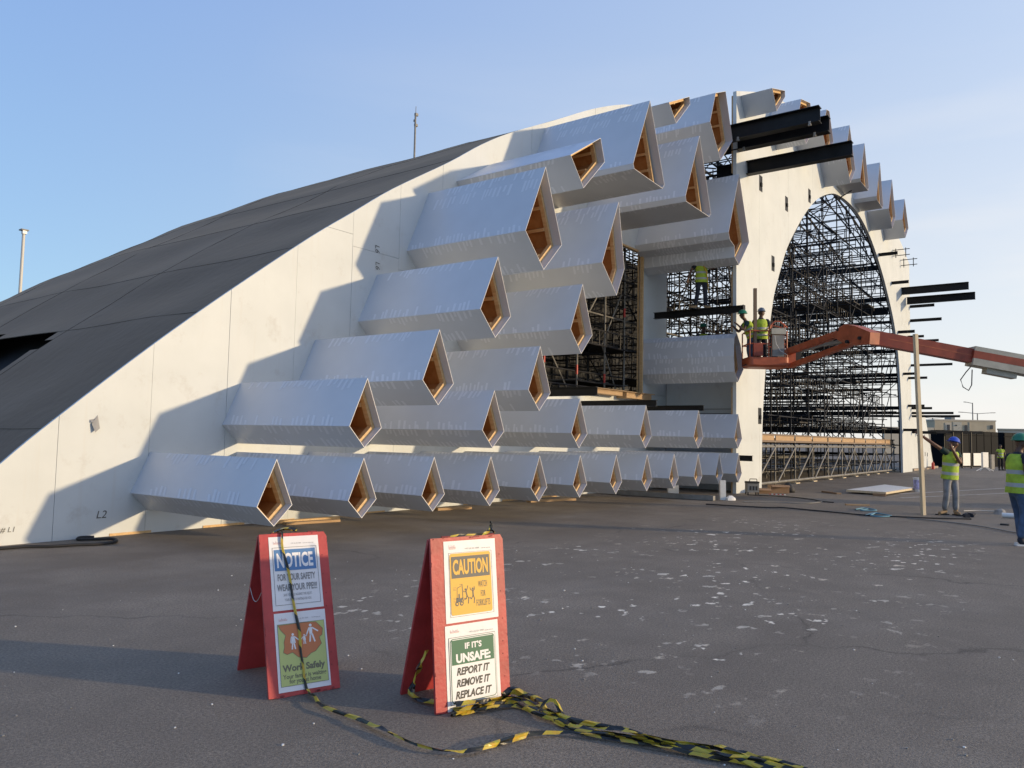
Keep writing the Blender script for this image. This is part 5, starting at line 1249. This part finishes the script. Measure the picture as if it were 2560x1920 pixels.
def circ(c, r, z, n=18): return [(c[0]+r*math.cos(2*PI*k/n), c[1]+r*math.sin(2*PI*k/n), z) for k in range(n)]
mb.loft([circ((29.5, 4.74), .11, 0), circ((29.5, 4.74), .13, .44), circ((29.5, 4.74), .14, .44), circ((29.5, 4.74), .14, .47)]); mb.build('tub', M['whitep'], bkt)
mb = MB(); mb.loft([circ((29.5, 4.74), .1185, .08), circ((29.5, 4.74), .130, .40)], cap=False); mb.build('label', mat('purple print', (.42, .40, .62), .5, noise_s=14, amt=.5), bkt)
mb = MB(); mb.path([(29.37, 4.74, .45), (29.40, 4.70, .54), (29.5, 4.66, .58), (29.60, 4.70, .54), (29.63, 4.74, .45)], .006, 5); mb.build('handle', M['greybox'], bkt)
gb = thing('tool_case', 'dark portable power box with a carrying handle at the corner of the arch wall', 'power box', (22.85, 8.0, 0))
o_ = Vector((22.75, 8.15, 0))
MB().obox(o_+Vector((0, 0, .08)), RX*.34, BK*.26, Vector((0, 0, .26))).build('case', M['greybox'], gb)
MB().obox(o_+RX*-.01+BK*-.012+Vector((0, 0, .345)), RX*.36, BK*.28, Vector((0, 0, .05))).build('lid', M['rubber'], gb)
mb = MB(); mb.path([o_+RX*.06+Vector((0, 0, .39)), o_+RX*.07+Vector((0, 0, .47)), o_+RX*.27+Vector((0, 0, .47)), o_+RX*.28+Vector((0, 0, .39))], .014, 6); mb.build('handle', M['rubber'], gb)
for r, b in ((.02, .02), (.32, .02), (.02, .24), (.32, .24)): mb = MB().tube(o_+RX*r+BK*b+Vector((0, 0, .0)), o_+RX*r+BK*b+Vector((0, 0, .08)), .02, 6); mb.build('foot', M['rubber'], gb)
for k in range(3): MB().obox(o_+RX*(.06+k*.09)+BK*-.006+Vector((0, 0, .14)), RX*.05, BK*.005, Vector((0, 0, .12))).build('socket', M['rubber'], gb)
def crate(o_, w, d, h, label, ang=0):
    r = thing('cardboard_box', label, 'cardboard box', o_, 'cardboard boxes by the arch wall'); o_ = Vector(o_); ca, sa = math.cos(ang), math.sin(ang); ex_ = RX*ca+BK*sa; ey_ = BK*ca-RX*sa
    mb = MB(); t = .012
    mb.obox(o_, ex_*w, ey_*t, Vector((0, 0, h))); mb.obox(o_+ey_*(d-t), ex_*w, ey_*t, Vector((0, 0, h))); mb.obox(o_+ey_*t, ex_*t, ey_*(d-2*t), Vector((0, 0, h))); mb.obox(o_+ey_*t+ex_*(w-t), ex_*t, ey_*(d-2*t), Vector((0, 0, h))); mb.obox(o_+ey_*t+ex_*t, ex_*(w-2*t), ey_*(d-2*t), Vector((0, 0, t)))
    mb.build('carton', M['card'], r)
    mb = MB(); mb.obox(o_+Vector((0, 0, h+.001)), ex_*w, ey_*-.10+Vector((0, 0, -.05)), Vector((0, 0, .006))); mb.build('flap', M['card'], r)
crate((24.25, 7.95, 0), .56, .34, .24, 'larger cardboard box at the foot of the arch wall'); crate((23.65, 8.15, 0), .38, .3, .15, 'smaller cardboard box left of the larger one')
mb = MB(); c_ = (25.1, 7.7)
mb.loft([[(c_[0]+rr_*math.cos(2*PI*k/14)*(1+.15*math.sin(3*k)), c_[1]+rr_*math.sin(2*PI*k/14), z) for k in range(14)] for rr_, z in ((.2, 0), (.22, .08), (.15, .2), (.05, .3))]); solo(mb, 'rubbish_bag', M['rubber'], (25.1, 7.7, 0), 'black rubbish bag slumped against the right side of the larger cardboard box', 'bag', smooth=True)
mb = MB()
for k in range(8): mb.obox(Vector((23.4, 7.72, .01))+RX*.055*k+BK*(-.02*k), RX*.052, BK*.05, Vector((0, 0, .02)), k % 2)
solo(mb, 'barrier_tape', [M['redw'], M['whitep']], (23.4, 7.7, 0), 'scrap of red and white tape lying before the cardboard boxes', 'tape')
al = thing('metal_profile', 'long grey metal profile lying on the ground under the lowest tubes', 'metal profile', (20.3, 9.5, 0))
MB().bar((19.6, 11.0, .07), (19.72, 7.95, .07), .16, .12).build('channel', M['greybox'], al); MB().bar((19.55, 10.9, .133), (19.66, 8.0, .133), .03, .012).build('flange', M['galv'], al)
mb = MB(); mb.obox((20.15, 7.95, 0), RX*.15, BK*.15, Vector((-.02, 0, .52))); solo(mb, 'paper_sack', M['whitep'], (20.15, 7.95, 0), 'white paper sack standing upright under the last small tubes', 'sack')
mb = MB(); mb.loft([[(20.35+r_*math.cos(2*PI*k/10)*(1.3+.2*math.sin(4*k)), 7.75+r_*math.sin(2*PI*k/10), z) for k in range(10)] for r_, z in ((.13, 0), (.12, .06), (.04, .12))]); solo(mb, 'plastic_bag', M['whitep'], (20.35, 7.75, 0), 'crumpled white plastic bag at the foot of the paper sack', 'plastic bag')
mb = MB(); mb.obox((20.9, 9.8, 0), RX*.3, BK*.2, Vector((0, 0, .42))); solo(mb, 'packing_box', M['whitep'], (20.9, 9.8, 0), 'white packing box under the eighth and ninth small tubes', 'box')
def plank(a, b, w, h, label, m='timber'):
    mb = MB(); mb.bar((*a, h/2+.003), (*b, h/2+.003), w, h); solo(mb, 'plank', M[m], (*a, 0), label, 'plank', 'loose planks on the ground')
plank((21.14, 5.05), (21.45, 4.56), .09, .035, 'short brown plank in the open between the rope coils and the white panel', 'plypale'); plank((26.07, 6.88), (25.52, 6.28), .16, .05, 'dark bowed plank left of the white panel', 'brown'); plank((25.70, 5.35), (25.75, 5.0), .10, .08, 'small offcut at the near edge of the white panel', 'card')
plank((8.45, 10.95), (9.45, 10.75), .14, .04, 'bright plank under the nearest two tubes of the lowest row', 'plypale'); plank((8.3, 11.2), (9.7, 11.05), .12, .05, 'second plank behind the bright one at the wall foot', 'pine'); plank((12.3, 11.0), (13.1, 10.75), .16, .05, 'plank half hidden under the fourth and fifth small tubes', 'plypale')
plank((15.5, 10.9), (16.9, 10.5), .18, .05, 'pale plank on the ground under the sixth and seventh small tubes', 'plypale')
mb = MB(); c_ = Vector((20.0, 2.2, 0))
for k in range(5): mb.tube(c_+Vector((-.25+.1*k, .05*math.sin(k*2), .03)), c_+Vector((-.12+.1*k, .09*math.cos(k), .05+.02*(k % 2))), .06, 8, r2=.03)
solo(mb, 'jacket', M['navy'], tuple(c_), 'crumpled dark blue jacket on the ground right of the tan boots', 'jacket')
mb = MB(); mb.tube((20.4, 1.62, .06), (20.55, 1.0, .06), .055, 10); solo(mb, 'cardboard_tube', M['whitep'], (20.4, 1.62, 0), 'white rolled tube lying near the legs of the man in the green hard hat', 'tube')
mb = MB(); mb.loft([[(21.5+.20*math.cos(2*PI*k/10), 1.75+.14*math.sin(2*PI*k/10), 0) for k in range(10)], [(21.55+.14*math.cos(2*PI*k/10), 1.75+.09*math.sin(2*PI*k/10)+.02*math.sin(3*k), .09) for k in range(10)], [(21.6, 1.72, .13)]*10]); solo(mb, 'plastic_sheet', M['greybox'], (21.5, 1.75, 0), 'scrunched grey plastic sheet behind the white rolled tube', 'plastic sheet')
mb = MB(); mb.box((18.45, 1.35, .001), (18.62, 1.5, .03)); solo(mb, 'rag', M['rubber'], (18.5, 1.4, 0), 'small black rag on the asphalt near the legs in blue jeans', 'rag')
# loose grit near the signs
mb = MB(); rnd = random.Random(8)
for k in range(420):
    x = rnd.uniform(1.6, 9); y = rnd.uniform(-1, 7.5); s_ = rnd.uniform(.002, .008)*(1.6 if rnd.random() < .08 else 1)
    mb.loft([[(x+s_*math.cos(2*PI*j/5)*rnd.uniform(.7, 1.2), y+s_*math.sin(2*PI*j/5)*rnd.uniform(.7, 1.2), z) for j in range(5)] for z in (0, s_*.7)], rnd.choice((0, 0, 1)))
o = mb.build('loose_grit', [M['greybox'], M['whitep']]); tag(o, 'scattered pale grit and small stones on the asphalt', 'grit', None, 'stuff')
for o in bpy.data.objects:
    if '_o' in o: del o['_o']
